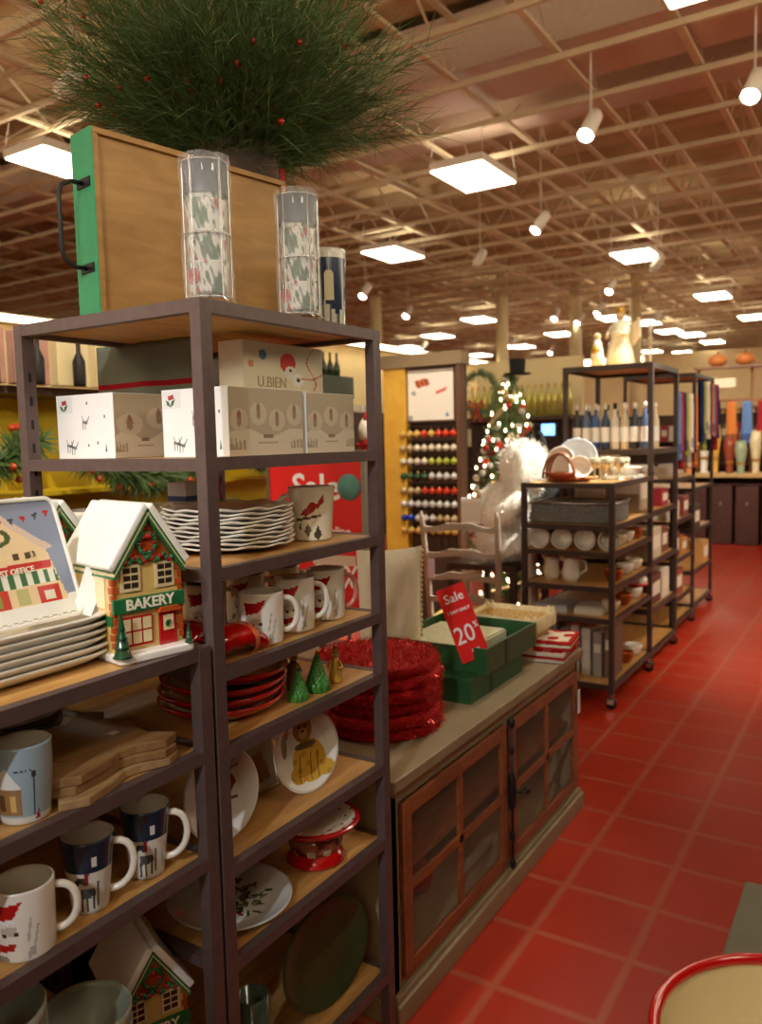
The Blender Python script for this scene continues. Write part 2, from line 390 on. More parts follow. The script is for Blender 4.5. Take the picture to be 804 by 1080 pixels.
# track spot heads
BULB = mat('bulb_light', (255, 255, 255), .4, emit=((1, .93, .82), 30))
LIT = [True]
def track():
    t = thing('track_spotlight', '', 'spotlight')
    MB().tube([(0, 0, .1), (0, 0, 1.41)], .009, HOUS, 8).build('rod', t)
    HM_ = T(0, 0, .08) @ RZ(R(-25)) @ RX(R(-38)) @ T(0, 0, -.06)
    MB().lathe([(.05, .2), (.062, .18), (.068, -.07), (.064, -.07), (.05, .0), (.0, .0)], HOUS, 20, M=HM_, capb=True).build('head', t)
    MB().ball((0, 0, -.05), .06, BULB if LIT[0] else HOUS, (1, 1, .8), M=HM_).build('bulb', t)
    return t
ts = track()
SP = [((623, 143), -2.14, 6.73, 'nearest lit spotlight hanging right of the largest ceiling light'), ((571, 242), -3.57, 9.34, 'lit spotlight hanging below and right of the largest ceiling light'), ((796, 102), -.91, 6.69, 'lit spotlight at the upper right edge of the picture'),
      (0, -10.8, 19.45, 'tiny lit spotlight just above the lit valance, left of the tree'), (0, -4.1, 14.01, 'lit spotlight above and left of the angel'), (0, -5.0, 16.32, 'lit spotlight just left of the angel head'), (0, -5.97, 16.47, 'lit spotlight over the left post of the tall far unit'),
      (0, -4.84, 3.8, 'spotlight head left of the grassy bush'), (0, -8.15, 14.08, 'small lit spotlight right of the dark shelf corner'), (0, -5.76, 17.37, 'small lit spotlight below the left of the angel'), (0, -6.42, 22.14, 'tiny spotlight behind the angel'), (0, -4.4, 18.39, 'small lit spotlight right of the angel'),
      (0, -7.59, 11.68, 'lit spotlight beside the navy mug stack'), (0, -8.7, 20.56, 'tiny lit spotlight right of the black top hat'), (0, -8.5, 23.04, 'tiny lit spotlight low between columns'), (0, -6.82, 26.21, 'tiny lit spotlight low right of the angel'),
      (0, -4.95, 10.6, 'unlit white spotlight left of the centre of the ceiling'), (0, -3.0, 12.6, 'pale spotlight below the second row ceiling light')]
for i, (_, x, y, lb) in enumerate(SP):
    if 'unlit' in lb or 'pale' in lb or 'head left' in lb:
        LIT[0] = False; o = track()
    else: o = ts if i == 0 else dup(ts)
    o.location = (x, y, 4.0); o['label'] = lb; o['group'] = 'hanging spotlights'
    o.rotation_euler = (0, 0, .2*(-1)**i)

# ================================================================== SHELVING
XF, XB = -1.04, -1.585
def unit(label, y0, y1, x0, x1, top, levels, group=None, frame=FRAME, board=SHELFW, pw=.03, px=.026, slots=True, cat='shelving unit', name='shelving_unit', bar=.024, casters=False):
    t = thing(name, label, cat, ((x0+x1)/2, (y0+y1)/2, 0), 0, group)
    hx, hy = (x1-x0)/2, (y1-y0)/2
    zb = .09 if casters else 0
    for sx in (-1, 1):
        for sy in (-1, 1):
            b = MB(); a, c_ = sx*hx, sy*hy
            b.box(min(a, a-sx*px), max(a, a-sx*px), min(c_, c_-sy*pw), max(c_, c_-sy*pw), zb, top-.0005, frame)
            if slots:
                z = .15
                while z < top-.08 and sx < 0:
                    xx = a-sx*(px+.0006); b.box(min(xx, xx+sx*.001), max(xx, xx+sx*.001), c_-sy*pw*.62, c_-sy*pw*.38, z, z+.02, BLACK)
                    z += .05
            b.build('post', t, .0015)
            if casters:
                q = MB(); q.lathe([(.012, .05), (.012, .1)], STEEL, 10, T(a-sx*.02, c_-sy*.02, 0)); q.lathe([(.0, -.011), (.03, -.011), (.034, 0), (.03, .011), (0, .011)], BLACK, 16, T(a-sx*.02, c_-sy*.02, .035) @ RX(PI/2))
                q.box(a-sx*.02-.02, a-sx*.02+.02, c_-sy*.02-.016, c_-sy*.02-.012, .03, .06, STEEL); q.build('caster', t)
    for z in levels:
        s_ = MB().box(-hx+.02, hx-.02, -hy+.02, hy-.02, z-.014, z-.001, board).build('shelf', t)
        f = MB(); e = .0008
        f.box(-hx+e, -hx+.022, -hy+e, hy-e, z-bar, z, frame); f.box(hx-.022, hx-e, -hy+e, hy-e, z-bar, z, frame)
        f.box(-hx+.022, hx-.022, -hy+e, -hy+.022, z-bar, z, frame); f.box(-hx+.022, hx-.022, hy-.022, hy-e, z-bar, z, frame)
        f.build('shelf_frame', s_)
    return t
unit('tall dark bronze shelving unit with oak shelves holding boxes and mugs', 1.06, 1.66, XB, XF, 1.82, [1.82, 1.535, 1.33, 1.14, .99, .755, .565, .21])
unit('low dark bronze shelving unit at the left with the bakery jar on top', .448, 1.052, XB-.02, XF, 1.195, [1.195, 1.003, .80, .35, .12])
unit('low dark shelving unit standing back to back with the tall unit', .46, 1.64, -2.17, -1.63, 1.10, [1.10, .80, .45, .12])
unit('low shelving unit standing nearer than the one with the bakery jar', -.17, .44, XB-.02, XF, 1.195, [1.195, 1.003, .80, .35, .12])  # out of view, added to keep light off the lower shelves

# ------------------------------------------------------------------ crockery builders
def cup_profile(rb, rt_, h, wall=.004, rows=36, curve=0.0):
    out = [(rb*.6, 0.0), (rb*.95, .0), (rb, .003)]
    for i in range(1, rows+1):
        t = i/rows; out.append((rb+(rt_-rb)*t+curve*math.sin(PI*t), .003+(h-.003)*t))
    out.append((rt_-wall*.5, h+.001))
    for i in range(rows//3+1):
        t = 1-i/(rows//3+1); out.append((rb+(rt_-rb)*t+curve*math.sin(PI*t)-wall, max(.006, h*t)))
    out.append((rb*.5, .006)); out.append((0, .006))
    return out
def mug(label, loc, ha, rb, rt_, h, paint, hs=1.0, group=None, hcol=(232, 224, 208), curve=0, seg=120, rot=0, tilt=None, name='mug', inner=None):
    t = thing(name, label, 'mug', loc, 0, group)
    nout = 39
    def pt(a, z, r, i):
        if i >= nout: return inner or (232, 224, 208)
        return paint(((a-rot+PI) % (2*PI)-PI), z/h)
    MB().lathe(cup_profile(rb, rt_, h, curve=curve), GLAZE, seg, paint=pt, capb=False).build('body', t)
    r0 = (rb+rt_)/2+curve; pts = []
    for i in range(13):
        u = i/12; an = PI*(.5-u)
        pts.append((r0-.004+(rt_-rb)/2*(1-2*u)*.7 + .034*hs*max(0, math.cos(an))**.7, 0, h*.52+h*.33*math.sin(an)))
    hb = MB(); hb.tube(pts, [.0062]*13, GLAZE, 10, M=RZ(ha), flat=1.0)
    hb.c = [hcol]*len(hb.f)
    hb.build('handle', t)
    return t
def plate_prof(r, lip=.02, th=.004, rim=.35):
    return [(0, .0), (r*(1-rim), 0), (r*(1-rim*.5), lip*.45), (r, lip), (r+.002, lip+th*.6), (r-.002, lip+th), (r*(1-rim*.5), lip*.45+th), (r*(1-rim), th), (r*.5, th), (r*.3, th), (0, th)]
def dense(pr, n=3):
    o = []
    for i in range(len(pr)-1):
        for k in range(n):
            t = k/n; o.append((pr[i][0]*(1-t)+pr[i+1][0]*t, pr[i][1]*(1-t)+pr[i+1][1]*t))
    return o+[pr[-1]]
W = (238, 234, 226); CR = (226, 214, 186)
rnd = random.Random(7)

# cardinal / sprig drawings -----------------------------------------------------
def poly_paint(base, items):
    def f(a, v):
        c = base
        for P, col in items:
            if inpoly(a, v, P): c = col
        return c
    return f
RD, DKR, BR, GN, DG, GY, NV = (178, 22, 24), (140, 16, 20), (96, 72, 56), (62, 96, 52), (40, 58, 38), (120, 116, 110), (30, 42, 72)
santa_items = [([(-.75, .60), (-.1, .66), (.22, .90), (-.3, .84), (-.85, .84)], RD), ([(-.78, .54), (-.05, .60), (-.05, .65), (-.78, .60)], (246, 242, 236)),
               ([(-.6, .40), (0, .42), (.0, .54), (-.6, .52)], (196, 184, 170)), ([(.3, .3), (.38, .3), (.5, .62), (.42, .66)], (190, 182, 170)), ([(.5, .2), (.56, .2), (.72, .5), (.66, .52)], (186, 180, 168)), ([(-.5, .38), (-.35, .38), (-.35, .44), (-.5, .44)], (60, 50, 46)), ([(-.1, .4), (.05, .4), (.05, .46), (-.1, .46)], (60, 50, 46)),
               ([(-.8, .14), (-.1, .2), (-.05, .3), (-.75, .26)], RD), ([(.3, .05), (.6, .1), (.55, .24), (.35, .2)], (186, 180, 170)), ([(-.9, .02), (-.3, .04), (-.35, .1), (-.9, .1)], (150, 144, 134))]
santa = poly_paint((236, 230, 218), santa_items)
card = poly_paint((228, 216, 190), [([(-.75, .5), (-.2, .74), (.05, .7), (-.05, .56), (-.45, .46)], (160, 44, 36)), ([(-.1, .62), (.35, .86), (.4, .74), (.1, .6)], (170, 56, 44)),
    ([(-1.0, .42), (.2, .5), (.25, .46), (-1.0, .36)], BR), ([(-.6, .18), (-.4, .34), (-.2, .2), (-.4, .08)], (92, 78, 58)), ([(-.15, .1), (.1, .3), (.3, .12), (.1, .02)], (72, 66, 50)), ([(-.9, .24), (-.75, .36), (-.7, .2)], GN)])
def moose(a, v):
    if v > .60: return (24, 42, 58) if not (.2 < a < .42 and .68 < v < .8) else (210, 208, 200)
    c = (214, 208, 196)
    for P, col in [([(-.75, .4), (-.2, .46), (0, .56), (-.5, .52)], (54, 58, 62)), ([(-.2, .44), (.02, .42), (.08, .58), (-.1, .58)], (130, 40, 34)), ([(-.35, .24), (.35, .26), (.4, .36), (-.3, .38)], (70, 74, 74)),
                   ([(-.4, .06), (-.28, .06), (-.22, .28), (-.34, .28)], (70, 74, 74)), ([(-.1, .04), (0, .04), (.02, .26), (-.1, .26)], (70, 74, 74)), ([(.2, .08), (.34, .08), (.34, .34), (.22, .3)], (64, 70, 72)),
                   ([(.4, .1), (.52, .1), (.5, .46), (.42, .44)], (92, 96, 96)), ([(.55, .0), (.6, 0), (.6, .58), (.55, .58)], (176, 170, 160)), ([(-.8, 0), (.9, 0), (.9, .05), (-.8, .05)], (188, 184, 176))]:
        if inpoly(a, v, P): c = col
    return c
def village_mug(a, v):
    c = (150, 170, 180) if v > .12 else (214, 210, 200)
    for P, col in [([(-1.2, .14), (.1, .14), (.1, .5), (-.4, .72), (-1.2, .5)], (150, 112, 70)), ([(-1.2, .5), (.15, .48), (-.4, .76)], (222, 220, 214)), ([(-.8, .2), (-.5, .2), (-.5, .4), (-.8, .4)], (96, 60, 36)),
                   ([(-.3, .2), (-.1, .2), (-.1, .4), (-.3, .4)], (206, 170, 96)), ([(.55, .12), (.6, .12), (.6, .66), (.55, .66)], (52, 56, 60)), ([(.5, .62), (.66, .62), (.66, .7), (.5, .7)], (60, 60, 60)), ([(.6, .06), (.8, .06), (.72, .2)], (150, 40, 34))]:
        if inpoly(a, v, P): c = col
    if .70 < v < .73 and int(a*14) % 2 == 0 and -.1 < a < .6: c = (70, 74, 84)
    return c

VA = R(-50)     # the side of a mug that faces the aisle and the viewer
# mugs on the tall unit
mug('white mug with a red hatted santa face, nearest in its row on the fourth shelf', (-1.118, 1.285, 1.14), R(48), .045, .0475, .108, santa, rot=VA)
mug('middle one of the three santa face mugs on the tall unit, beside the nearest', (-1.128, 1.41, 1.14), R(50), .044, .046, .118, santa, rot=VA)
mug('santa face mug with a reddish handle beside the right post of the tall unit', (-1.135, 1.54, 1.14), R(50), .044, .046, .118, santa, rot=VA, hcol=(196, 120, 104))
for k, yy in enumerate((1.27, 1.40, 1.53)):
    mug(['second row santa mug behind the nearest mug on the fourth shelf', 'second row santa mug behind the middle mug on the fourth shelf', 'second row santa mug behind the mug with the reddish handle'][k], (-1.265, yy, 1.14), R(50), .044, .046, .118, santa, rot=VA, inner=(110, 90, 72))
mug('tall cream mug with a red cardinal on a branch, right of the plate stack', (-1.155, 1.52, 1.33), R(232), .046, .055, .125, card, hs=1.1, rot=R(-42))
# mugs on the low unit
mug('white mug with a red hatted santa face at the left edge of the picture', (-1.098, .692, .80), R(52), .043, .0455, .108, santa, hs=1.05, rot=R(-48))
mug('navy banded white mug with a moose, nearer of the two', (-1.105, .815, .80), R(50), .030, .0435, .125, moose, hs=1.15, rot=R(-42))
mug('navy banded white mug with a moose, farther one beside the dark posts', (-1.105, .937, .80), R(46), .030, .0435, .125, moose, hs=1.15, rot=R(-42))
mug('pale blue mug painted with a snowy cottage on the upper shelf at the left', (-1.10, .706, 1.003), R(150), .036, .043, .118, village_mug, rot=R(-46), curve=.002)

# ------------------------------------------------------------------ stack of scalloped plates
def scallop(r, h, th=.004, seg=72, amp=.004, m=WHITE):
    b = MB(); rings = [(0, 0), (r*.62, 0), (r*.8, h*.5), (r*.93, h*.8), (r, h), (r, h+th), (r*.93, h*.8+th), (r*.8, h*.5+th), (r*.62, th), (0, th)]
    vs = []; fs = []
    for i, (q, z) in enumerate(rings):
        for k in range(seg):
            a = 2*PI*k/seg; ww = amp*math.cos(12*a)*(q/r)**6; vs.append(((q+ww)*math.cos(a), (q+ww)*math.sin(a), z+ww*.6))
    for i in range(len(rings)-1):
        for k in range(seg): k2 = (k+1) % seg; fs.append((i*seg+k, i*seg+k2, (i+1)*seg+k2, (i+1)*seg+k))
    return b.add(vs, fs, m, True)
pl = scallop(.143, .012).build('plate')
NP = 10
for k in range(NP):
    o = pl if k == 0 else pl.copy()
    if k: COL.objects.link(o)
    o.location = (-1.240, 1.325+.0015*math.sin(k*2.1), 1.3305+.0088*k); o.rotation_euler = (0, 0, k*.13)
    tag(o, 'white scalloped plate, %s in the stack beside the cardinal mug' % ORD[k], 'plate', 'white scalloped plates in the stack')
def bowl_prof(r, h, f=.45, wall=.004, n=8):
    p = [(r*f*.8, 0), (r*f, 0)]
    for i in range(1, n+1):
        t = i/n; p.append((r*(f+(1-f)*math.sin(t*PI/2)**.8), h*t**1.35))
    q = [(x-wall, z+wall*.3) for x, z in reversed(p[2:])] + [(r*f*.8, wall), (0, wall)]
    return p+q
def sprig_bowl(a, z, r, i):
    u = (a*6/(2*PI)) % 1
    if i < 9 and .2 < (z/.06) < .8:
        if abs(u-.5) < .16*(1-abs(z/.06-.5)*2): return (86, 60, 46)
        if abs(u-.32) < .05: return (150, 40, 36)
    return (216, 206, 186)
bw = MB().lathe(bowl_prof(.062, .062), GLAZE, 60, paint=sprig_bowl, capb=False).build('bowl')
spots_b = [(-1.465, 1.155, 0), (-1.465, 1.155, .03), (-1.455, 1.29, 0), (-1.455, 1.29, .03), (-1.45, 1.425, 0), (-1.45, 1.425, .03), (-1.44, 1.56, 0)]
lb = ['lower sprig patterned bowl behind the plates, far left', 'upper sprig patterned bowl behind the plates, far left', 'lower sprig patterned bowl behind the plates, second pile', 'upper sprig patterned bowl behind the plates, second pile',
      'lower sprig patterned bowl behind the plates, third pile', 'upper sprig patterned bowl behind the plates, third pile', 'single sprig patterned bowl behind the cardinal mug']
for k, (x, y, dz) in enumerate(spots_b):
    o = bw if k == 0 else bw.copy()
    if k: COL.objects.link(o)
    o.location = (x, y, 1.3305+dz); o.rotation_euler = (0, 0, k*.7); tag(o, lb[k], 'bowl', 'sprig patterned bowls')
# little gift carton on the bowls
g = thing('gift_carton', 'small blue and white carton with red end behind the plates', 'box', (-1.455, 1.425, 1.4245), R(90))
MB().box(-.045, .045, -.03, .03, 0, .045, PRINT, col=(222, 226, 236)).box(-.046, .046, -.031, .031, 0, .012, PRINT, col=(40, 66, 150)).build('carton', g)
MB().box(.0465, .075, -.03, .03, 0, .05, PRINT, col=(206, 40, 40)).build('red_end', g)

# ------------------------------------------------------------------ white printed gift boxes
def holly(b, M, s_=1.0):
    for P, c in [([(0, 0), (.012, .006), (.02, .022), (.006, .016)], (60, 88, 56)), ([(.002, 0), (-.012, .006), (-.016, .02), (-.004, .014)], (70, 98, 62)), ([(-.006, .018), (.016, .022), (.012, .034), (-.008, .03)], (168, 56, 50))]:
        b.add([(x*s_, 0, z*s_) for x, z in P], [(0, 1, 2, 3)], PRINT, False, M, [c])
def reindeer(b, M):
    for P in [[(0, 0), (.003, 0), (.003, .02), (0, .02)], [(.008, 0), (.010, 0), (.011, .016), (.008, .016)], [(.0, .014), (.016, .012), (.016, .017), (0, .02)], [(.014, .01), (.018, .02), (.015, .021), (.012, .014)], [(.004, .02), (.0, .03), (-.002, .03), (.002, .02)], [(.018, .018), (.024, .028), (.022, .029), (.016, .02)]]:
        b.add([(x, 0, z) for x, z in P], [(0, 1, 2, 3)], PRINT, False, M, [(146, 146, 150)])
def side_art(u, v, cups):
    c = (176, 160, 134)
    if v < .34+.06*math.sin(u*9): c = (206, 194, 172)
    for i in range(cups):
        cx = (i+.5)/cups; cy = .52+.1*(i % 2)
        d = math.hypot((u-cx)*cups/2.6, (v-cy))
        if d < .17: c = (196, 182, 158)
        if math.hypot((u-cx)*cups/.9, (v-cy-.02)/.9) < .13: c = (150, 126, 100)
        if math.hypot((u-cx)*cups/.6, (v-cy-.1)/.6) < .08: c = (132, 100, 78)
        if abs(u-cx-.0) < .02 and abs(v-cy-.08) < .04 and i in (0,): c = (160, 84, 70)
    if .08 < v < .24 and (u < .2 or u > .82) and abs(math.sin(u*60))*.16+.08 > v: c = (160, 144, 120)
    if .44 < u < .56 and .26 < v < .31: c = (128, 110, 88)
    if .36 < u < .64 and .17 < v < .19: c = (170, 156, 132)
    return c
def gift_box(label, x0, x1, y0, y1, z, h, cups, rz=0):
    t = thing('gift_box', label, 'box', ((x0+x1)/2, (y0+y1)/2, z), rz, 'white printed mug gift boxes')
    wx, wy = (x1-x0)/2, (y1-y0)/2
    b = MB(); b.box(-wx, wx, -wy, wy, 0, h, PRINT, col=(236, 236, 238))
    M = T(-wx, -wy-.0004, 0)
    b.add([(.0, 0, h*.72), (.05, 0, h*.72), (.05, 0, h-.002), (.0, 0, h-.002)], [(0, 1, 2, 3)], PRINT, False, M @ T(.004, 0, 0), [(222, 224, 228)])
    holly(b, M @ T(.024, -.0002, h*.74), .75); reindeer(b, M @ T(.03, 0, .012)); reindeer(b, M @ T(.085, 0, h*.45)); reindeer(b, M @ T(.045, 0, .008))
    for (px, pz) in ((.1, .115), (.13, .03), (.1, .025), (.155, .085)):
        b.add([(px, 0, pz), (px+.004, 0, pz), (px+.004, 0, pz+.006), (px, 0, pz+.006)], [(0, 1, 2, 3)], PRINT, False, M, [(120, 60, 64)])
    b.add([(.155, 0, .014), (.161, 0, .014), (.158, 0, .034)], [(0, 1, 2)], PRINT, False, M, [(84, 110, 88)])
    b.build('carton', t)
    MB().picture(2*wy-.002, h-.002, 60, 36, lambda u, v: side_art(u, v, cups), PRINT, T(wx+.0006, -wy+.001, .001) @ RZ(PI/2)).build('printed_side', t)
    MB().box(-wx+.002, wx-.002, -.001, .001, h, h+.0006, PRINT, col=(214, 214, 214)).build('lid_seam', t)
    return t
gift_box('white printed gift box with a holly corner, standing left and deepest', -1.557, -1.372, 1.135, 1.30, 1.5352, .137, 2)
gift_box('white printed gift box with four mugs on its side, behind the corner post', -1.262, -1.082, 1.168, 1.402, 1.5352, .136, 4)
gift_box('smaller white printed gift box nearest to the right post of the tall unit', -1.262, -1.082, 1.414, 1.60, 1.5352, .133, 3)
# pillow-like printed box lying on the gift boxes
def print_art(u, v):
    c = (222, 212, 180)
    if math.hypot((u-.53)*2.1, v-.62) < .21: c = (206, 44, 40)
    if math.hypot((u-.56)*2.1, v-.42) < .15: c = (226, 220, 206)
    if math.hypot((u-.66)*2.1, v-.28) < .15: c = (234, 230, 220)
    if abs(u-.56) < .015 and abs(v-.46) < .03: c = (60, 50, 50)
    if math.hypot((u-.66)*2, v-.28) < .05: c = (70, 58, 50)
    if abs(u-(.84+.06*math.sin(v*7))) < .008: c = (196, 70, 62)
    if abs(v-(.5+.2*math.sin(u*6))) < .018 and u > .7: c = (204, 110, 96)
    if math.hypot((u-.22)*2.2, v-.75) < .1: c = (86, 140, 160)
    if math.hypot((u-.08)*2.2, v-.55) < .08: c = (222, 140, 92)
    return c
t = thing('printed_box', 'cream printed box with a red hat figure, lying on the gift boxes', 'box', (-1.20, 1.335, 1.673), 0)
MB().box(-.06, .012, 0, .29, 0, .112, PRINT, col=(228, 220, 196)).build('carton', t, .003)
MB().picture(.286, .108, 90, 34, print_art, PRINT, T(.0130, .002, .002) @ RZ(PI/2)).build('printed_front', t)
text('lettering', 'U.BIEN', .034, mat('tan_letter', (176, 150, 124), .6), t, T(.0136, .095, .022) @ RZ(PI/2) @ TXT)

# hanging cloth with red hem
b = MB(); nx = 26; vs = []; fs = []; cols = []
for j in range(11):
    for i in range(nx+1):
        u, v = i/nx, j/10
        vs.append((-.19+.37*u, .012*math.sin(u*11)*(1-v)+.004*math.sin(u*23), .13*v))
for j in range(10):
    for i in range(nx):
        a = j*(nx+1)+i; fs.append((a, a+1, a+nx+2, a+nx+1)); cols.append((150, 24, 34) if j == 2 else (112, 116, 100))
b.add(vs, fs, CLOTHP, True, None, cols)
o = b.build('tea_towel', None, 0, (-1.468, 1.33, 1.672)); sm = o.modifiers.new('thick', 'SOLIDIFY'); sm.thickness = .004
tag(o, 'grey green cloth with a red hem hanging behind the gift boxes', 'cloth')

# red shiny wrapped bundles beside the mugs
def bundle(L, r):
    b = MB(); pts = []; n = 14
    vs = []; fs = []
    for i in range(n+1):
        u = i/n; y = -L/2+L*u; z = r*1.0+.012*math.sin(PI*u)-.02*max(0, u-.75)*4*.5
        for k in range(14):
            a = 2*PI*k/14; rr = r*(.55+.45*math.sin(PI*min(.93, max(.07, u)))**.5)*(1+.06*math.sin(9*u*PI+k))
            vs.append((rr*1.5*math.cos(a), y, max(.0005, z+rr*math.sin(a))))
    for i in range(n):
        for k in range(14): k2 = (k+1) % 14; fs.append((i*14+k, (i+1)*14+k, (i+1)*14+k2, i*14+k2))
    fs.append(tuple(reversed(range(14)))); fs.append(tuple(range(n*14, n*14+14)))
    return b.add(vs, [tuple(reversed(f)) for f in fs], REDG, True)
for k, (x, y, z, rz, lb) in enumerate([(-1.095, 1.165, 1.1405, -.1, 'shiny red wrapped bundle in front of the nearest santa mug'), (-1.19, 1.14, 1.1405, .5, 'shiny red wrapped bundle deeper on the shelf, seen left of the post')]):
    t = thing('wrapped_bundle', lb, 'package', (x, y, z), rz)
    bundle(.15, .026).build('wrapper', t)
    MB().lathe([(.046, -.006), (.048, 0), (.046, .006)], mat('gold_ribbon', (214, 110, 70), .3, .4), 18, T(0, .03, .03) @ RX(PI/2), scale=(1, .72), capb=False).build('ribbon', t)

# ------------------------------------------------------------------ red rimmed dishes
def red_dish(a, z, r, i):
    return (206, 200, 184) if r < .098 and i > 14 else (190, 18, 20)
dish = MB().lathe(dense([(0, 0), (.085, 0), (.115, .008), (.134, .024), (.136, .030), (.130, .031), (.112, .018), (.09, .008), (.05, .006), (0, .006)], 2), painted('red_glaze_paint', .12, .6), 64, paint=lambda a, z, r, i: ((206, 198, 180) if i >= 12 and r < .112 else (190, 16, 20)), capb=False).build('dish')
for k in range(4):
    o = dish if k == 0 else dish.copy()
    if k: COL.objects.link(o)
    o.location = (-1.215+.004*k, 1.255, .9905+.0245*k); o.rotation_euler = (.02*k, -.01*k, k)
    tag(o, ['lowest red dish of the stack, on the shelf', 'second lowest red dish of the stack', 'third red dish of the stack, just under the top', 'topmost red rimmed dish of the stack, showing its pale middle'][k], 'dish', 'red rimmed dishes')

# small tree and figure ornaments
def tree_fig(label, loc, h, r, seed=1):
    t = thing('tree_figurine', label, 'figurine', loc, seed)
    q = random.Random(seed); b = MB(); n = 9
    for i in range(n):
        u = i/n; rr = r*(1-u*.9); z0 = h*(.12+.86*u)
        for k in range(10):
            a = 2*PI*k/10+i*.4
            b.ball((rr*.75*math.cos(a), rr*.75*math.sin(a), z0), rr*.34+.002, mat('tree_green', (58, 128, 44), .3, coat=.5, noise=.25, nscale=80), (1, 1, 1.5), 7, 5)
    b.lathe([(r*.7, h*.1), (.001, h)], mat('tree_green', (58, 128, 44)), 12); b.build('foliage', t)
    MB().lathe([(r*.4, 0), (r*.3, h*.14)], mat('gold_trim', (196, 150, 60), .3, .6), 10).build('trunk', t)
    MB().ball((0, 0, h), .004, mat('gold_trim', (196, 150, 60))).build('star', t)
    return t
tree_fig('small green tree figurine, right one, beside the golden figure', (-1.098, 1.447, .9905), .088, .026, 3)
tree_fig('small green tree figurine, left one, touching the red dishes', (-1.095, 1.372, .9905), .075, .02, 5)
def figure(label, loc, h, body, head, hat, rz=0, name='figurine'):
    t = thing(name, label, 'figurine', loc, rz)
    r = h*.2
    MB().lathe([(r*.9, 0), (r, h*.05), (r*.85, h*.3), (r*.55, h*.55), (r*.4, h*.66), (0, h*.68)], body, 20).build('robe', t)
    b = MB(); b.ball((0, 0, h*.76), h*.11, head); b.build('head', t)
    MB().lathe([(h*.115, h*.8), (h*.09, h*.86), (h*.02, h), (0, h)], hat, 14).build('hat', t)
    for s_ in (-1, 1): MB().tube([(s_*r*.45, 0, h*.58), (s_*r*.95, -r*.3, h*.42), (s_*r*.5, -r*.85, h*.4)], [h*.05, h*.045, h*.035], body, 8).build('arm', t)
    return t
GOLDC = mat('gold_figure', (200, 150, 58), .3, .3, coat=.4, noise=.2, nscale=60)
BRN = mat('brown_figure', (132, 84, 48), .35, coat=.3, noise=.25, nscale=60)
TANH = mat('tan_head', (214, 176, 130), .4)
figure('small golden robed figurine at the right of the green trees', (-1.10, 1.522, .9905), .088, GOLDC, TANH, GOLDC, .4)
figure('small tan and brown figurine behind the two green trees', (-1.155, 1.432, .9905), .10, BRN, TANH, mat('cream_hat', (226, 206, 170), .5), .4)
figure('small golden figurine between the red dishes and the trees', (-1.16, 1.375, .9905), .09, GOLDC, TANH, BRN, .2)

# ------------------------------------------------------------------ standing plates on the fifth shelf
def stand_plate(label, loc, r, az, lean, paint, name='plate', cat='plate', scale=(1, 1), m=None):
    # local: plate axis +z turned to face azimuth az, leaning back
    o = MB().lathe(dense(plate_prof(r, .014), 10), m or GLAZE, 144, paint=paint, capb=False, scale=scale).build(name)
    o.matrix_world = T(*loc) @ RZ(az) @ RY(PI/2-lean) @ T(0, 0, 0)
    return tag(o, label, cat)
def xy_paint(base, items, rim=None, r=.1, noise=None):
    def f(a, z, rr, i):
        if i < 50: return base
        x, y = rr*math.cos(a)/r, rr*math.sin(a)/r         # y: left-right, x: down-up (neg is up)
        c = base
        if rim and rr > r*.93: c = rim
        for P, col in items:
            if inpoly(y, -x, P): c = col
        return c
    return f
gold_items = [([(-.5, -.8), (.1, -.86), (.5, -.8), (.75, -.3), (.5, .1), (-.2, .05), (-.6, -.3)], (176, 126, 44)), ([(-.35, -.75), (.55, -.7), (.7, -.2), (.35, .35), (-.1, .2), (-.45, -.2)], (196, 148, 52)), ([(-.25, .2), (.2, .15), (.3, .6), (.05, .85), (-.3, .7)], (150, 104, 50)), ([(-.15, .3), (.02, .3), (.02, .42), (-.15, .42)], (48, 36, 30)),
    ([(-.1, -.1), (.3, -.3), (.26, -.36), (-.12, -.16)], (112, 74, 34)), ([(.0, -.35), (.5, -.5), (.46, -.56), (-.02, -.42)], (120, 80, 36)), ([(-.75, .0), (-.55, .1), (-.5, .6), (-.65, .5)], (104, 92, 66)), ([(.2, -.62), (.24, -.1), (.3, -.1), (.28, -.62)], (110, 70, 30))]
def bear(a, z, rr, i):
    if i < 50: return (226, 222, 210)
    x, y = -rr*math.sin(a)/.094*-1, -rr*math.cos(a)/.094
    E_ = lambda cx, cy, ax, ay: ((x-cx)/ax)**2+((y-cy)/ay)**2 < 1
    c = (228, 224, 212)
    if rr > .091: return (196, 188, 168)
    if E_(-.62, .25, .1, .3) or E_(-.5, .55, .08, .18): c = (146, 138, 104)
    if E_(.12, -.28, .52, .52) or E_(-.25, -.55, .28, .22) or E_(.5, -.55, .3, .2): c = (206, 160, 62) if math.sin(x*17+y*9)+math.sin(y*21-x*9) > -.9 else (184, 136, 52)
    if E_(-.2, .76, .1, .12) or E_(.24, .78, .1, .12): c = (130, 88, 44)
    if E_(.02, .5, .3, .32): c = (172, 124, 58)
    if E_(.02, .4, .14, .13): c = (208, 172, 112)
    if E_(-.09, .56, .035, .045) or E_(.13, .56, .035, .045) or E_(.02, .45, .05, .035): c = (42, 32, 28)
    if E_(.05, .1, .34, .09): c = (112, 92, 60)
    for k_ in (-.15, .2, .42):
        if abs(x-k_-.12*y) < .016 and -.75 < y < -.1: c = (116, 78, 38)
    return c
stand_plate('standing plate painted with a golden bear, on the fifth shelf', (-1.135, 1.432, .848), .094, R(-12), .16, bear)
bird_items = [([(.05, .05), (.4, .3), (.5, .1), (.3, -.1)], (160, 66, 56)), ([(-.5, -.1), (.5, -.2), (.5, -.26), (-.5, -.16)], BR), ([(.2, .4), (.6, .5), (.6, .45), (.2, .34)], (150, 110, 96))]
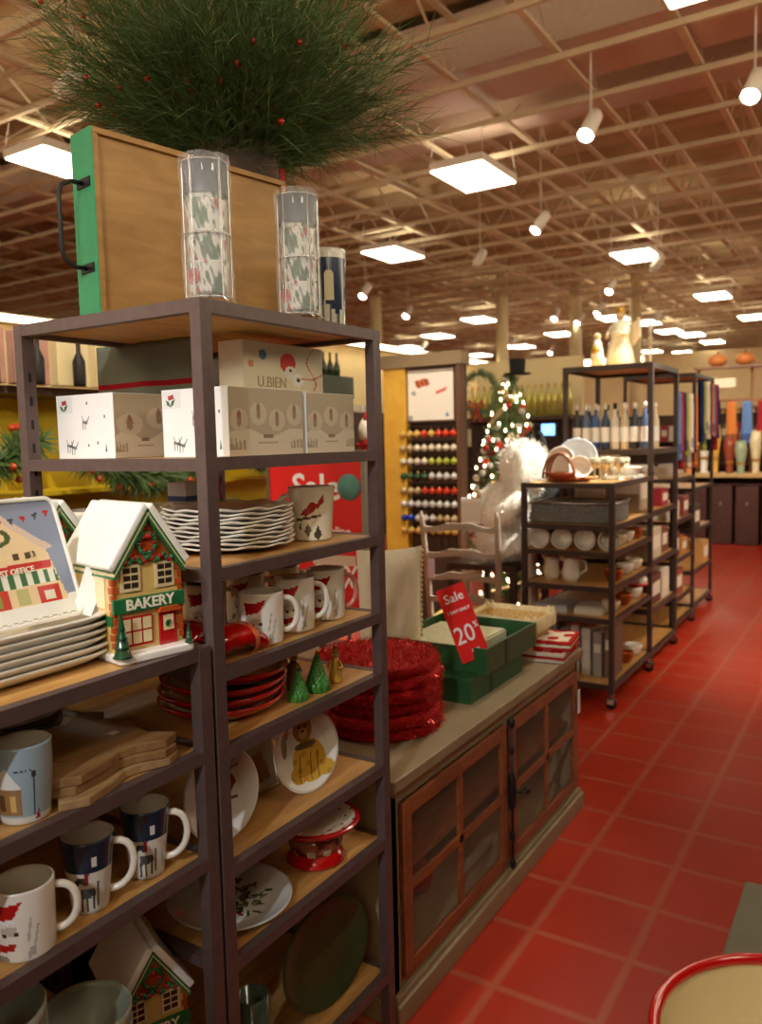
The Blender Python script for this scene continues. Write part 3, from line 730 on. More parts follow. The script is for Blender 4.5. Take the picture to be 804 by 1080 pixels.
stand_plate('standing white plate with a faint red bird, behind the corner post', (-1.15, 1.165, .846), .094, R(-8), .14, xy_paint((230, 228, 222), bird_items, r=.094))
t = thing('glass_tray', 'glinting silver glass tray standing between the two painted plates', 'tray', (-1.215, 1.34, .758), R(78))
b = MB(); b.picture(.15, .15, 40, 40, lambda u, v: (190, 186, 172) if (u < .1 or u > .9 or v < .1 or v > .9) else ((150, 110, 48) if inpoly(u, v, [(.3, .1), (.9, .15), (.8, .6), (.5, .5)]) else (170, 168, 158)), painted('silver_tray', .12, .5, .5), T(-.075, 0, 0) @ RX(-.25)); b.build('face', t)
MB().tube([(-.078, 0, 0), (.078, 0, 0), (.078, .037, .148), (-.078, .037, .148)], .005, CHROME, 8, True).build('rim', t)
# cake stand on the sixth shelf
t = thing('cake_stand', 'red rimmed cake stand with a speckled white top on the sixth shelf', 'cake stand', (-1.14, 1.475, .5655), 0)
b = MB().lathe([(.066, 0), (.072, .006), (.066, .018), (.058, .028)], REDG, 40); b.build('base', t)
def ped(a, z, r, i):
    u = (a*5/PI) % 1
    return (120, 50, 34) if (math.sin(a*7)+math.sin(z*160+a*3)) > .4 else ((206, 190, 160) if z < .045 and u < .5 else (150, 84, 56))
MB().lathe(dense([(.058, .028), (.066, .045), (.062, .065), (.03, .082)], 4), GLAZE, 60, paint=ped, capb=False).build('pedestal', t)
def top_p(a, z, r, i):
    if i < 10 or r > .098: return (176, 22, 28)
    q = math.sin(a*11)*math.sin(r*190)
    return (84, 80, 60) if q > .82 and r > .05 else (222, 218, 202)
MB().lathe(dense([(0, .084), (.07, .084), (.104, .092), (.108, .100), (.102, .103), (.07, .096), (0, .096)], 5), GLAZE, 72, paint=top_p, capb=False).build('cake_plate', t)
# wreath platter
LV = []
lq = random.Random(31)
for i_ in range(58):
    an = lq.uniform(0, 2*PI); rd = lq.uniform(.012, .068); th = an+lq.uniform(-.9, .9)
    LV.append((rd*math.cos(an), rd*math.sin(an)*1.1, math.cos(th), math.sin(th), lq.uniform(.010, .019), lq.uniform(.003, .0055), lq.choice([(62, 82, 50), (84, 102, 66), (50, 66, 44), (110, 122, 92), (62, 82, 50), (132, 52, 46)])))
def wreath(a, z, r, i):
    if i < 50: return (196, 196, 190)
    x, y = r*math.cos(a)-.01, r*math.sin(a)-.01; d = math.hypot(x, y*.8)
    if d < .10:
        for lx, ly, c_, s_, la, lb_, col_ in reversed(LV):
            u_, v_ = (x-lx)*c_+(y-ly)*s_, -(x-lx)*s_+(y-ly)*c_
            if (u_/la)**2+(v_/lb_)**2 < 1: return col_
    return (204, 204, 200)
o = MB().lathe(dense(plate_prof(.132, .016), 10), GLAZE, 150, paint=wreath, capb=False).build('platter', None, 0, (-1.185, 1.225, .5705)); o.rotation_euler = (.0, .05, 0)
tag(o, 'white platter with a green wreath lying on the sixth shelf behind the posts', 'platter')
o = MB().lathe(dense(plate_prof(.15, .016), 2), mat('olive_ware', (58, 62, 34), .35, noise=.15), 64, capb=False, scale=(.8, 1)).build('platter')
o.matrix_world = T(-1.13, 1.475, .332) @ RZ(R(-6)) @ RY(PI/2-.14)
tag(o, 'oval olive green platter standing on the lowest shelf', 'platter')
GRG = mat('smoky_glass', (120, 140, 120), .1, trans=.7)
o = MB().lathe([(.026, 0), (.03, .004), (.034, .2), (.031, .2), (.027, .008), (0, .008)], GRG, 28, capb=False).build('glass_tumbler', None, 0, (-1.10, 1.19, .2105)); tag(o, 'smoky green glass tumbler beside the olive platter, bottom shelf', 'glass')

q = random.Random(17)
for k in range(9):
    z = (.1205, .4505, .8005)[k % 3]; y = .66+.36*(k//3); c_ = q.choice([(60, 40, 36), (90, 30, 30), (50, 60, 56), (84, 70, 54)])
    t = thing('storage_box', '%s storage box on the %s shelf of the back to back unit, %s' % ({(60, 40, 36): 'dark brown', (90, 30, 30): 'dark red', (50, 60, 56): 'slate', (84, 70, 54): 'taupe'}[c_], ('bottom', 'middle', 'upper')[k % 3], ('near end', 'centre', 'far end')[k//3]), 'box', (-1.9, y, z), 0)
    MB().box(-.2, .2, -.15, .15, 0, .24, PRINT, col=c_).build('box', t, .004); MB().box(-.205, .205, -.155, .155, .22, .25, PRINT, col=tuple(int(v*1.2) for v in c_)).build('lid', t, .003)

# ================================================================== LOW UNIT ITEMS
# rectangular plates
def rect_plate(L, Wd, paint_=None):
    b = MB(); rings = [(.80, 0), (.86, .004), (1.0, .017), (1.0, .0205), (.97, .021), (.85, .009), (.8, .006), (.02, .006)]; n = 48; vs = []; fs = []
    for q, z in [(.02, 0)]+rings:
        for k in range(n):
            a = 2*PI*k/n; c, s_ = math.cos(a), math.sin(a); p = .28
            x = math.copysign(abs(c)**p, c)*L/2; y = math.copysign(abs(s_)**p, s_)*Wd/2
            ins = (1-q)*min(L, Wd)/2*1.0 if q > .5 else None
            if ins is not None: x = math.copysign(max(0, abs(x)-ins), x); y = math.copysign(max(0, abs(y)-ins), y)
            else: x *= q; y *= q
            vs.append((x, y, z))
    m = len(rings)+1
    for i in range(m-1):
        for k in range(n): k2 = (k+1) % n; fs.append((i*n+k, i*n+k2, (i+1)*n+k2, (i+1)*n+k))
    return b.add(vs, fs, WHITE, True)
rp = rect_plate(.36, .27).build('rectangular_plate')
for k in range(6):
    o = rp if k == 0 else rp.copy()
    if k: COL.objects.link(o)
    o.location = (-1.245+.002*(k % 2), .727+.003*math.sin(k*2), 1.1955+.0125*k); o.rotation_euler = (0, 0, PI/2+.01*math.sin(k*3))
    tag(o, 'white rectangular plate, %s in the stack under the village platter' % (ORD[k] if k < 5 else 'topmost'), 'plate', 'white rectangular plates in the stack')
# village platter
def village(u, v):
    x, y = u, ((v-.13)*.83+.28 if v > .13 else v*2.1)
    c = (136, 146, 168)
    if y < .30+.03*math.sin(x*7): c = (238, 236, 226)
    def house(P, col):
        nonlocal c
        if inpoly(x, y, P): c = col
    # left house
    house([(-.1, .3), (.36, .3), (.33, .62), (.16, .86), (-.1, .7)], (206, 196, 120)); house([(-.1, .7), (.16, .92), (.37, .62), (.33, .6), (.16, .84), (-.1, .64)], (226, 222, 206))
    house([(-.1, .48), (.36, .5), (.36, .56), (-.1, .55)], (126, 150, 66)); house([(.08, .3), (.24, .3), (.24, .48), (.08, .48)], (72, 62, 52)); house([(.12, .3), (.2, .3), (.19, .42), (.12, .42)], (160, 44, 40)); house([(.02, .3), (.06, .3), (.06, .46), (.02, .46)], (190, 120, 40))
    # post office
    house([(.46, .28), (.95, .28), (.90, .66), (.68, .92), (.48, .7)], (232, 204, 160)); house([(.44, .66), (.68, .96), (.94, .66), (.9, .64), (.68, .9), (.48, .64)], (214, 190, 176))
    house([(.50, .50), (.91, .52), (.91, .57), (.50, .56)], (196, 40, 40))
    if inpoly(x, y, [(.49, .40), (.93, .42), (.91, .51), (.51, .50)]): c = (52, 108, 66) if int((x-.5)*34) % 2 == 0 else (232, 232, 214)
    house([(.52, .28), (.66, .28), (.66, .41), (.52, .41)], (198, 52, 40)); house([(.56, .3), (.62, .3), (.62, .38), (.56, .38)], (140, 150, 70)); house([(.7, .29), (.76, .29), (.76, .40), (.7, .40)], (188, 184, 120)); house([(.80, .28), (.92, .28), (.92, .4), (.80, .4)], (198, 52, 40)); house([(.83, .3), (.89, .3), (.89, .36), (.83, .36)], (232, 222, 200))
    d = math.hypot(x-.68, (y-.76)*1.0)
    if .035 < d < .062: c = (74, 92, 52)
    if math.hypot(x-.68, y-.80) < .022: c = (190, 44, 40)
    for wx in (.56, .64, .74, .80):
        if abs(x-wx) < .014 and abs(y-.62) < .022: c = (84, 66, 50)
    # bunting and lamp post
    yy = .93-.10*math.sin((x-.1)*1.1*PI)*.6
    if .14 < x < .98 and yy-.05 < y < yy and (x*16) % 1 < .55 and abs((x*16) % 1-.27) < (y-(yy-.05))/.05*.28: c = (180, 40, 44) if int(x*16) % 2 else (66, 78, 80)
    lx = .20+(.95-y)*.32
    if abs(x-lx) < .012 and .27 < y < .88: c = (44, 46, 52)
    if math.hypot(x-.2, y-.9) < .035: c = (110, 84, 50)
    if inpoly(x, y, [(.44, .22), (.56, .22), (.56, .27), (.44, .27)]): c = (200, 60, 54)
    if y < .055 and int((x+y)*40) % 2: c = (166, 164, 128)
    return c
t = thing('village_platter', 'white platter painted with a snowy village post office, standing at the left edge', 'platter', (-1.168, .878, 1.2795), 0)
MP = RZ(PI/2) @ RX(-.36) @ T(-.36, 0, 0)
b = MB(); b.picture(.36, .205, 132, 92, village, GLAZE, MP @ T(0, -.0014, 0)); b.build('painted_face', t)
def rrect(w_, h_, r, n=5):
    P = []
    for cx, cy, a0 in ((w_-r, r, -PI/2), (w_-r, h_-r, 0), (r, h_-r, PI/2), (r, r, PI)):
        for i in range(n+1): a = a0+PI/2*i/n; P.append((cx+r*math.cos(a), cy+r*math.sin(a)))
    return P
b = MB(); b.prism(rrect(.36, .205, .004), -.0008, .012, WHITE, MP); b.build('dish_back', t)
MB().tube([(x, -.004, z) for x, z in rrect(.364, .209, .016)], .0038, WHITE, 8, True, M=MP @ T(-.003, 0, -.003)).build('rim', t)
LR = mat('dark_red_letter', (240, 225, 205), .5)
text('lettering', 'POST OFFICE', .0135, LR, t, MP @ T(.254, -.0022, .0855) @ RY(-.03) @ TXT, bold=.0002)
text('lettering', '13', .014, mat('dark_letter', (70, 56, 48), .5), t, MP @ T(.296, -.0022, .111) @ TXT)

# bakery cookie jar
def house_jar(label, loc, rz, s_, sign, dim=1.0, full=True):
    t = thing('house_jar', label, 'cookie jar', loc, rz)
    t.scale = (s_, s_, s_)
    def K(n, c, r=.18): return mat(n, c, r, coat=.5)
    wall = K('jar_yellow', (222, 190, 116)); grn = K('jar_green', (38, 108, 62)); red = K('jar_red', (176, 28, 26)); brick = K('jar_brick', (186, 84, 36)); wht = K('jar_white', (240, 238, 230)); dk = K('jar_dark', (58, 46, 38)); cream = K('jar_cream', (234, 216, 168))
    w_, d, e, a = .118, .140, .150, .238        # width, depth, eave height, apex height
    b = MB(); b.prism([(-w_/2, .012), (w_/2, .012), (w_/2, e), (0, a-.012), (-w_/2, e)], 0, d, wall); b.build('wall', t, .002)
    b = MB(); b.slab(rrect(w_+.012, d+.034, .01), 0, .013, wht, T(-(w_+.012)/2, -.028, 0)); b.build('snow_base', t, .003)
    # brick gable, quoins
    b = MB(); b.prism([(-w_/2+.003, e-.004), (w_/2-.003, e-.004), (0, a-.016)], -.002, .001, brick)
    for sx in (-1, 1):
        for i in range(11):
            ww = .010 if i % 2 else .007; x = sx*(w_/2-ww/2)
            b.box(x-ww/2, x+ww/2, -.0022, .001, .02+i*.012, .03+i*.012, brick)
            b.box(sx*(w_/2)-.001, sx*(w_/2)+.001, 0, ww, .02+i*.012, .03+i*.012, brick) if full else None
    b.build('brickwork', t)
    # roof
    b = MB(); sl = math.atan2(a-e, w_/2); ov = .014
    for sx in (-1, 1):
        L = (w_/2+.004)/math.cos(sl)
        M = T(0, -ov, a-.004) @ (RY(sl) if sx > 0 else RY(-sl))
        b.box(0 if sx > 0 else -L, L if sx > 0 else 0, 0, d+2*ov, -.003, .010, wht, M)
    b.build('snow_roof', t, .004)
    b = MB()
    for off, th, mm in ((0, .004, grn), (-.005, .003, cream), (-.009, .004, grn)):
        for sx in (-1, 1):
            L = (w_/2+.003)/math.cos(sl); M = T(0, -ov, a-.008+off) @ (RY(sl) if sx > 0 else RY(-sl))
            b.box(0 if sx > 0 else -L, L if sx > 0 else 0, .001, d+2*ov-.001, -th, 0, mm, M)
    b.build('eave_trim', t)
    # windows
    for cx in (-.029, .029):
        b = MB(); b.box(cx-.016, cx+.016, -.0035, 0, .105, .145, cream); win = b.build('window', t)
        b = MB()
        for i in range(2):
            for j in range(3): b.box(cx-.012+i*.013, cx-.001+i*.013, -.0042, -.003, .110+j*.0115, .118+j*.0115, dk)
        b.build('pane', win)
    MB().box(-w_/2-.002, w_/2+.002, -.007, 0, .073, .096, grn).build('sign_board', t, .001)
    text('lettering', sign, .0225, mat('sign_letter', (240, 236, 214), .4), t, T(0, -.0078, .0845) @ TXT, bold=.0006, sx=1.02)
    b = MB(); b.box(-.05, .004, -.004, 0, .02, .066, red)
    for i in range(3):
        for j in range(2): b.box(-.047+i*.0172, -.033+i*.0172, -.005, -.0035, .024+j*.021, .042+j*.021, cream)
    b.build('shop_window', t)
    dr = MB().box(.016, .046, -.005, 0, .013, .066, red).build('door', t, .001)
    b = MB(); b.box(.022, .040, -.0058, -.0045, .036, .060, cream); b.lathe([(.004, 0), (.006, 0), (.005, .002)], grn, 12, T(.031, -.0058, .046) @ RX(PI/2)); b.build('door_pane', dr)
    MB().prism([(.010, .066), (.052, .066), (.046, .074), (.016, .074)], -.012, 0, brick).build('awning', t)
    # wreath and garland on the gable
    b = MB(); q = random.Random(3)
    for i in range(16): an = 2*PI*i/16; b.ball((.015*math.cos(an), -.004, .176+.015*math.sin(an)), .0045, grn, seg=7, ring=5)
    for i in range(6): an = 2*PI*i/6; b.ball((.011*math.cos(an), -.007, .176+.011*math.sin(an)), .003, red, seg=7, ring=5)
    b.ball((0, -.008, .188), .005, red); b.build('wreath', t)
    b = MB()
    for i in range(22): x = -.052+.104*i/21; b.ball((x, -.004, .152+.004*math.sin(i*1.3)), .005, grn if i % 3 else red, seg=7, ring=5)
    b.build('garland', t)
    for (tx, th, tr_) in ((-.058, .062, .015), (.056, .03, .008)):
        tb = MB()
        for i in range(4):
            z0 = .012+th*i/4.6; rr = tr_*(1-i*.2); tb.lathe([(rr, z0), (rr*.85, z0+th*.05), (rr*.35, z0+th*.38)], K('jar_tree', (24, 70, 46), .12), 14, T(tx, -.022, 0))
        tb.build('tree', t)
    if full:
        b = MB(); b.box(-w_/2-.0015, -w_/2, .02, .05, .08, .14, cream); b.box(-w_/2-.0015, -w_/2, .065, .095, .08, .14, cream); b.box(-w_/2-.002, -w_/2, 0, d, .055, .07, grn); b.build('side_window', t)
    return t
house_jar('ceramic house cookie jar with BAKERY sign, lit, on top of the low unit', (-1.084, .950, 1.1955), R(78), 1.12, 'BAKERY')
house_jar('second snowy roofed house jar behind the BAKERY jar', (-1.33, .955, 1.1955), R(78), 1.12, 'BAKERY')
house_jar('house cookie jar standing in the dark on the lower shelf of the low unit', (-1.165, .985, .3505), R(66), 1.12, 'BAKERY')

# folded price card
t = thing('price_card', 'folded white price card leaning between the village platter and the BAKERY jar', 'price card', (-1.165, .872, 1.2755), R(49))
MC = RY(.28)
b = MB(); b.prism([(-.014, 0), (.018, .0), (.024, .09), (-.014, .09)], -.0004, .0004, WHITEP, RX(-.2) @ RY(.32)); b.build('front_leaf', t)
b = MB(); b.prism([(.018, 0), (.03, .02), (.036, .088), (.024, .09)], .002, .003, mat('card_grey', (150, 136, 120), .6), RX(-.2) @ RY(.32)); b.build('back_leaf', t)

# cutting boards
P0 = [(-1.205, .772), (-1.14, .79), (-1.10, .815), (-1.115, .80), (-1.085, .775), (-1.055, .752), (-1.03, .79), (-1.038, .83), (-1.045, .86), (-1.06, .89), (-1.055, .92), (-1.03, .965), (-1.042, 1.0),
      (-1.09, .975), (-1.125, .985), (-1.18, 1.0), (-1.22, .985), (-1.25, 1.01), (-1.29, .985), (-1.255, .93), (-1.27, .88), (-1.245, .82)]
cx, cy = -1.15, .88
PB = [((x-cx), (y-cy)) for x, y in P0]
BW = wood('mango_wood', (122, 86, 50), (156, 118, 74), .55, (12, 2, 12)); BW2 = wood('pale_wood', (146, 112, 72), (172, 140, 96), .55, (12, 3, 12))
for k, (z, rz_, dx, dy, m_, lb) in enumerate([(1.0035, .05, -.012, -.004, BW2, 'lowest of the three animal shaped cutting boards'), (1.0195, -.06, -.022, .0, BW, 'middle one of the three animal shaped cutting boards'), (1.0355, 0, -.022, 0, BW, 'topmost animal shaped cutting board with a price sticker')]):
    t = thing('cutting_board', lb, 'cutting board', (cx+dx, cy+dy-.018, z), rz_, 'animal shaped cutting boards')
    MB().slab(PB, 0, .0155, m_).build('board', t, .003)
    if k == 2:
        b = MB(); b.box(-.0, .022, .05, .068, .0157, .0162, PRINT, col=(228, 206, 190)); b.box(-.0, .006, .05, .068, .0162, .0164, PRINT, col=(190, 60, 40)); b.build('price_sticker', t)
PGR = mat('grey_stoneware', (128, 122, 112), .3, coat=.3)
gp = MB().lathe(dense(plate_prof(.10, .014), 1), PGR, 48, capb=False).build('plate')
for k in range(5):
    o = gp if k == 0 else gp.copy()
    if k: COL.objects.link(o)
    o.location = (-1.445, .90, 1.0035+.007*k); tag(o, 'grey plate, %s in the pile behind the cutting boards' % (ORD[k] if k < 4 else 'topmost'), 'plate', 'grey plates behind the boards')
o = MB().box(-.1, .1, -.09, .09, 0, .022, CLOTHP, col=(74, 56, 42)).box(-.097, .095, -.088, .088, .022, .042, CLOTHP, col=(88, 68, 50)).build('folded_cloth', None, .006, (-1.42, .70, 1.0035)); tag(o, 'folded brown cloth behind the pale blue cottage mug', 'cloth')

# bowls in the dark, lowest visible shelf
DB = mat('dim_bowl', (150, 156, 140), .3, coat=.3)
bb = MB().lathe(bowl_prof(.075, .08), DB, 48, capb=False).build('bowl')
q = 0
for (x, y, n_) in ((-1.12, .645, 10), (-1.115, .80, 7)):
    for k in range(n_):
        o = bb if q == 0 else bb.copy()
        if q: COL.objects.link(o)
        q += 1
        o.location = (x, y, .3505+.032*k)
        tag(o, ('topmost' if k == n_-1 else ORD[k] if k < 7 else ORD[k])+(' grey green bowl in the taller pile at the lower left corner' if n_ == 10 else ' grey green bowl in the shorter pile beside the dark house jar'), 'bowl', 'grey green bowls, '+('taller pile' if n_ == 10 else 'shorter pile'))

# ================================================================== TOP OF THE TALL UNIT
# serving tray on its side
t = thing('serving_tray', 'wooden serving tray with a green end and black handle, standing on its long side', 'tray', (-1.33, 1.085, 1.8205), R(80))
# local x: along the face, local y: depth (away), z up
TL, TH, TD = .495, .362, .082
MB().box(.012, TL-.012, .008, .014, .012, TH-.012, TRAYW).build('base_panel', t)
b = MB(); b.box(0, TL, 0, TD, 0, .012, TRAYW); b.box(0, TL, 0, TD, TH-.012, TH, TRAYW); b.box(TL-.012, TL, 0, TD, .012, TH-.012, TRAYW); b.box(0, .012, 0, TD, .012, TH-.012, TRAYW); b.build('rim', t, .001)
MB().box(-.003, 0, .0, TD, 0, TH, GREEN).box(.012, TL-.012, TD-.001, TD+.0, .012, TH-.012, GREEN).build('green_end', t, .001)
h = MB()
zz0, zz1 = .095, .26
h.tube([(-.004, .04, zz1), (-.03, .04, zz1), (-.05, .04, zz1-.012), (-.055, .04, zz1-.03), (-.055, .04, zz0+.03), (-.05, .04, zz0+.012), (-.03, .04, zz0), (-.004, .04, zz0)], .0045, BLACK, 8)
h.box(-.0055, -.003, .012, .062, zz1-.009, zz1+.009, BLACK); h.box(-.0055, -.003, .012, .062, zz0-.009, zz0+.009, BLACK)
h.build('handle', t)

# stacked mugs in wire racks
def snow_mug(seed):
    def f(a, z, r, i):
        v = z*60; s1 = math.sin(a*3+seed)+math.sin(v*1.3+a*2)+.6*math.sin(a*9-v*1.7)+.5*math.sin(a*21+v*2.9)
        if s1 > 1.1: return (84, 104, 76)
        if s1 > .5: return (134, 140, 122)
        if s1 < -2.0: return (166, 62, 50)
        if s1 < -1.2: return (166, 162, 150)
        return (208, 202, 188)
    return f
def rack(label, x, y, rz, z=1.8205):
    t = thing('mug_rack', label, 'mug set', (x, y, z), rz, 'wrapped mug towers in wire racks')
    ms = []
    for k in range(4):
        pr = cup_profile(.0355, .0392, .0575, rows=20)
        ob = MB().lathe(pr, GLAZE, 110, T(0, 0, .02+.056*k), paint=snow_mug(k*1.7), capb=False).build('mug', t)
        hb = MB(); hb.tube([(.036+.02*math.cos(PI*(.5-i/8)), 0, .049+.054*k+.019*math.sin(PI*(.5-i/8))) for i in range(9)], .004, WHITE, 8, M=RZ(2.4)); hb.build('mug_handle', ob)
        if k == 0:
            for rr in (.004, .009, .014):
                MB().tube([(.0385+.0005, rr*math.cos(2*PI*i/16), .05+rr*math.sin(2*PI*i/16)) for i in range(16)], .0013, mat('red_swirl', (198, 54, 40), .3), 6, True, M=RZ(-.9)).build('red_swirl', ob)
    wr = MB()
    for zr in (.012, .128, .258):
        wr.tube([(.0445*math.cos(2*PI*i/28), .0445*math.sin(2*PI*i/28), zr) for i in range(28)], .0016, CHROME, 6, True)
    for i in range(5):
        a = 2*PI*i/5+.5; c_, s_ = math.cos(a), math.sin(a)
        wr.tube([(c_*.056, s_*.056, .003), (c_*.0445, s_*.0445, .012), (c_*.0445, s_*.0445, .262), (c_*.038, s_*.038, .27)], .0018, CHROME, 6)
    wr.build('wire_rack', t)
    b = MB(); q = random.Random(5); pr = []; vs = []; fs = []; n = 36
    for j in range(11):
        for k in range(n):
            a = 2*PI*k/n; r = .0475+.0016*math.sin(5*a+j)+q.uniform(-.0007, .0007)
            vs.append((r*math.cos(a), r*math.sin(a), .008+.0262*j))
    for j in range(10):
        for k in range(n): k2 = (k+1) % n; fs.append((j*n+k, j*n+k2, (j+1)*n+k2, (j+1)*n+k))
    b.add(vs, fs, PLASTIC, True); b.build('clear_wrap', t)
    b = MB(); b.lathe([(.0400, .200), (.0412, .262), (.0405, .262), (.0395, .202)], mat('dark_sleeve', (70, 74, 78), .4), 40, capb=False); b.box(.0, .0004, -.01, .012, .238, .25, WHITEP, T(.0395, 0, 0)); b.build('dark_sleeve', t)
    return t
rack('clear wrapped tower of snowy mugs in a wire rack at the near corner', -1.098, 1.148, R(-40))
rack('clear wrapped tower of snowy mugs in a wire rack beside the navy canister', -1.088, 1.412, R(-50))
# navy canister with tag
t = thing('canister', 'navy canister with a white rim and a hanging paper tag', 'canister', (-1.135, 1.585, 1.8205), 0)
def navyp(a, z, r, i):
    if i >= 20: return (180, 178, 170)
    if z > .163: return (214, 210, 200)
    if z < .05+.012*math.sin(a*4): return (196, 194, 182) if math.sin(a*13) < .3 else (96, 104, 92)
    return (40, 50, 78)
MB().lathe(cup_profile(.037, .043, .185, rows=17), GLAZE, 56, paint=navyp, capb=False).build('body', t)
b = MB(); b.prism([(-.011, 0), (.011, 0), (.011, .06), (.006, .068), (-.006, .068), (-.011, .06)], 0, .001, mat('tag_card', (206, 194, 160), .6), RZ(R(38)) @ T(0, -.047, .065)); b.tube([(0, -.046, .133), (0, -.046, .175), (0, -.044, .186)], .0008, WHITEP, 5, M=RZ(R(38))); b.build('tag', t)

# planter with wispy evergreen bush
t = thing('potted_bush', 'large wispy evergreen bush with red berries in a grey metal pot', 'potted plant', (-1.37, 1.535, 1.8205), 0)
POT = mat('pot_metal', (118, 104, 98), .38, .6, noise=.1)
MB().lathe([(.082, 0), (.09, .004), (.108, .42), (.114, .425), (.116, .44), (.110, .445), (.104, .425), (.1, .40), (0, .40)], POT, 48).build('pot', t)
q = random.Random(11)
b = MB(); b2 = MB(); tips = []
def blade(bd, p, d, L, wd, droop, m, seg=5):
    d = Vector(d).normalized(); side = d.cross(Vector((q.uniform(-1, 1), q.uniform(-1, 1), q.uniform(-1, 1)))).normalized()
    vs = []; cur = Vector(p); out = []
    for i in range(seg+1):
        w_ = wd*(1-i/seg*.8); vs += [cur-side*w_, cur+side*w_]; out.append(cur.copy())
        d = (d+Vector((0, 0, -droop/seg))).normalized(); cur = cur+d*(L/seg)
    bd.add(vs, [(2*i, 2*i+1, 2*i+3, 2*i+2) for i in range(seg)], m)
    return out
base = Vector((0, 0, .40)); stems = []
for i in range(560):
    a = q.uniform(0, 2*PI); el = q.uniform(0, 1)**.75*1.0
    d = (math.sin(el)*math.cos(a), math.sin(el)*math.sin(a), math.cos(el)); r0 = .07*math.sqrt(q.random())
    L = q.uniform(.28, .43)*(1+.25*math.cos(el))
    pts = blade(b, base+Vector((r0*math.cos(a), r0*math.sin(a), -.02)), d, L, .0016, q.uniform(.0, .45), NEEDLE, 6)
    stems.append(pts)
    for j in range(1, 7):
        nn = 9 if j > 1 else 4
        for k in range(nn):
            u = q.random(); p = pts[j-1].lerp(pts[j], u); dd = (pts[j]-pts[j-1]).normalized()
            rv = Vector((q.gauss(0, 1), q.gauss(0, 1), q.gauss(0, 1)))*.42
            blade(b2, p, dd+rv, q.uniform(.05, .13), .0011, .25, NEEDLE if q.random() < .82 else NEEDLE2, 2)
b.build('stems', t); b2.build('needles', t)
bs = None
for i in range(90):
    p = q.choice(stems); j = q.randint(3, 6); pp = p[j]+Vector((q.uniform(-.03, .03), q.uniform(-.03, .03), q.uniform(-.03, .03)))
    if bs is None: bs = MB().ball((0, 0, 0), .0075, BERRY, seg=9, ring=6).build('berry', t); o = bs
    else: o = bs.copy(); COL.objects.link(o)
    o.parent = t; o.location = pp; s_ = q.uniform(.7, 1.25); o.scale = (s_, s_, s_)
for k, (dx, dy, dz, rr) in enumerate([(.06, -.12, .49, .2), (.02, -.11, .455, -.3), (.0, -.10, .435, .5), (.09, -.07, .44, -.2), (-.05, -.11, .44, .1)]):
    MB().prism([(-.011, 0), (.011, 0), (.011, .026), (-.011, .026)], 0, .001, WHITEP, T(dx, dy, dz) @ RZ(R(30)) @ RY(rr)).build('paper_tag', t)
b = MB(); vs = [(0, 0, 0), (.012, 0, 0), (.016, .0, -.05), (.010, .0, -.12), (-.002, 0, -.12), (.004, 0, -.05)]
b.add(vs, [(0, 1, 2, 5), (5, 2, 3, 4)], mat('red_ribbon', (186, 24, 24), .5), False, T(.10, .05, .40) @ RZ(R(40))); b.build('red_ribbon', t)

# ================================================================== CABINET
CY0, CY1, CX0, CX1, CH = 1.715, 3.205, -1.62, -1.078, .675
t = thing('display_cabinet', 'low greige cabinet with wooden glazed doors beside the tall unit', 'cabinet', (CX1, (CY0+CY1)/2, 0), 0)
hw = (CY1-CY0)/2; D = CX0-CX1
b = MB(); b.box(D, 0, -hw, -hw+.03, .05, CH-.03, CAB); b.box(D, 0, hw-.03, hw, .05, CH-.03, CAB); b.box(D, D+.015, -hw, hw, .05, CH-.03, CAB); b.box(D, -.03, -hw, hw, .07, .09, CAB)
b.box(-.02, 0, -hw, hw, CH-.075, CH-.03, CAB); b.box(-.02, 0, -hw, hw, .07, .105, CAB); b.box(-.02, 0, -.018, .018, .1, CH-.07, CAB); b.box(-.02, 0, -hw, -hw+.04, .1, CH-.07, CAB); b.box(-.02, 0, hw-.04, hw, .1, CH-.07, CAB); b.build('carcass', t, .002)
MB().box(D-.005, .022, -hw-.012, hw+.012, CH-.03, CH+.005, CAB).box(D, .012, -hw-.004, hw+.004, CH-.045, CH-.03, CAB).build('top', t, .004)
MB().box(D, .026, -hw-.014, hw+.014, 0, .065, CAB).box(D, .016, -hw-.008, hw+.008, .065, .082, CAB).build('plinth', t, .005)
GPANE = mat('pane_glass', (150, 130, 110), .06, alpha=.12)
for sy in (-1, 1):
    y0, y1 = (-hw+.042, -.020) if sy < 0 else (.020, hw-.042); z0, z1 = .108, CH-.078; m_ = (y0+y1)/2; zm = (z0+z1)/2
    b = MB(); f = .042
    b.box(.0, .016, y0, y0+f, z0, z1, CABW); b.box(.0, .016, y1-f, y1, z0, z1, CABW); b.box(.0, .016, y0+f, y1-f, z0, z0+f, CABW); b.box(.0, .016, y0+f, y1-f, z1-f, z1, CABW)
    dr = b.build('door', t, .002)
    MB().box(.002, .014, m_-.013, m_+.013, z0+f, z1-f, CABW).box(.002, .014, y0+f, y1-f, zm-.013, zm+.013, CABW).build('muntin', dr, .001)
    MB().box(.004, .006, y0+f, y1-f, z0+f, z1-f, GPANE).build('pane', dr)
b = MB(); b.tube([(.024, 0, .10), (.024, 0, CH-.06)], .0055, BLACK, 8)
for z, r in ((.105, .011), (.2, .009), (CH-.075, .012), (CH-.17, .009)): b.lathe([(.004, -.02), (r, -.008), (r, .008), (.004, .02)], BLACK, 12, T(.024, 0, z))
b.lathe([(.006, -.07), (.013, -.04), (.015, 0), (.013, .04), (.006, .07)], BLACK, 12, T(.024, 0, .36)); b.box(.014, .022, -.012, .012, .30, .42, BLACK)
b.tube([(.024, 0, .36), (.05, .02, .355), (.055, .05, .35)], .005, BLACK, 8); b.ball((.055, .055, .35), .012, BLACK); b.build('door_latch', t)
MB().box(D+.02, -.03, -hw+.03, hw-.03, .36, .375, CABW).build('inner_shelf', t)
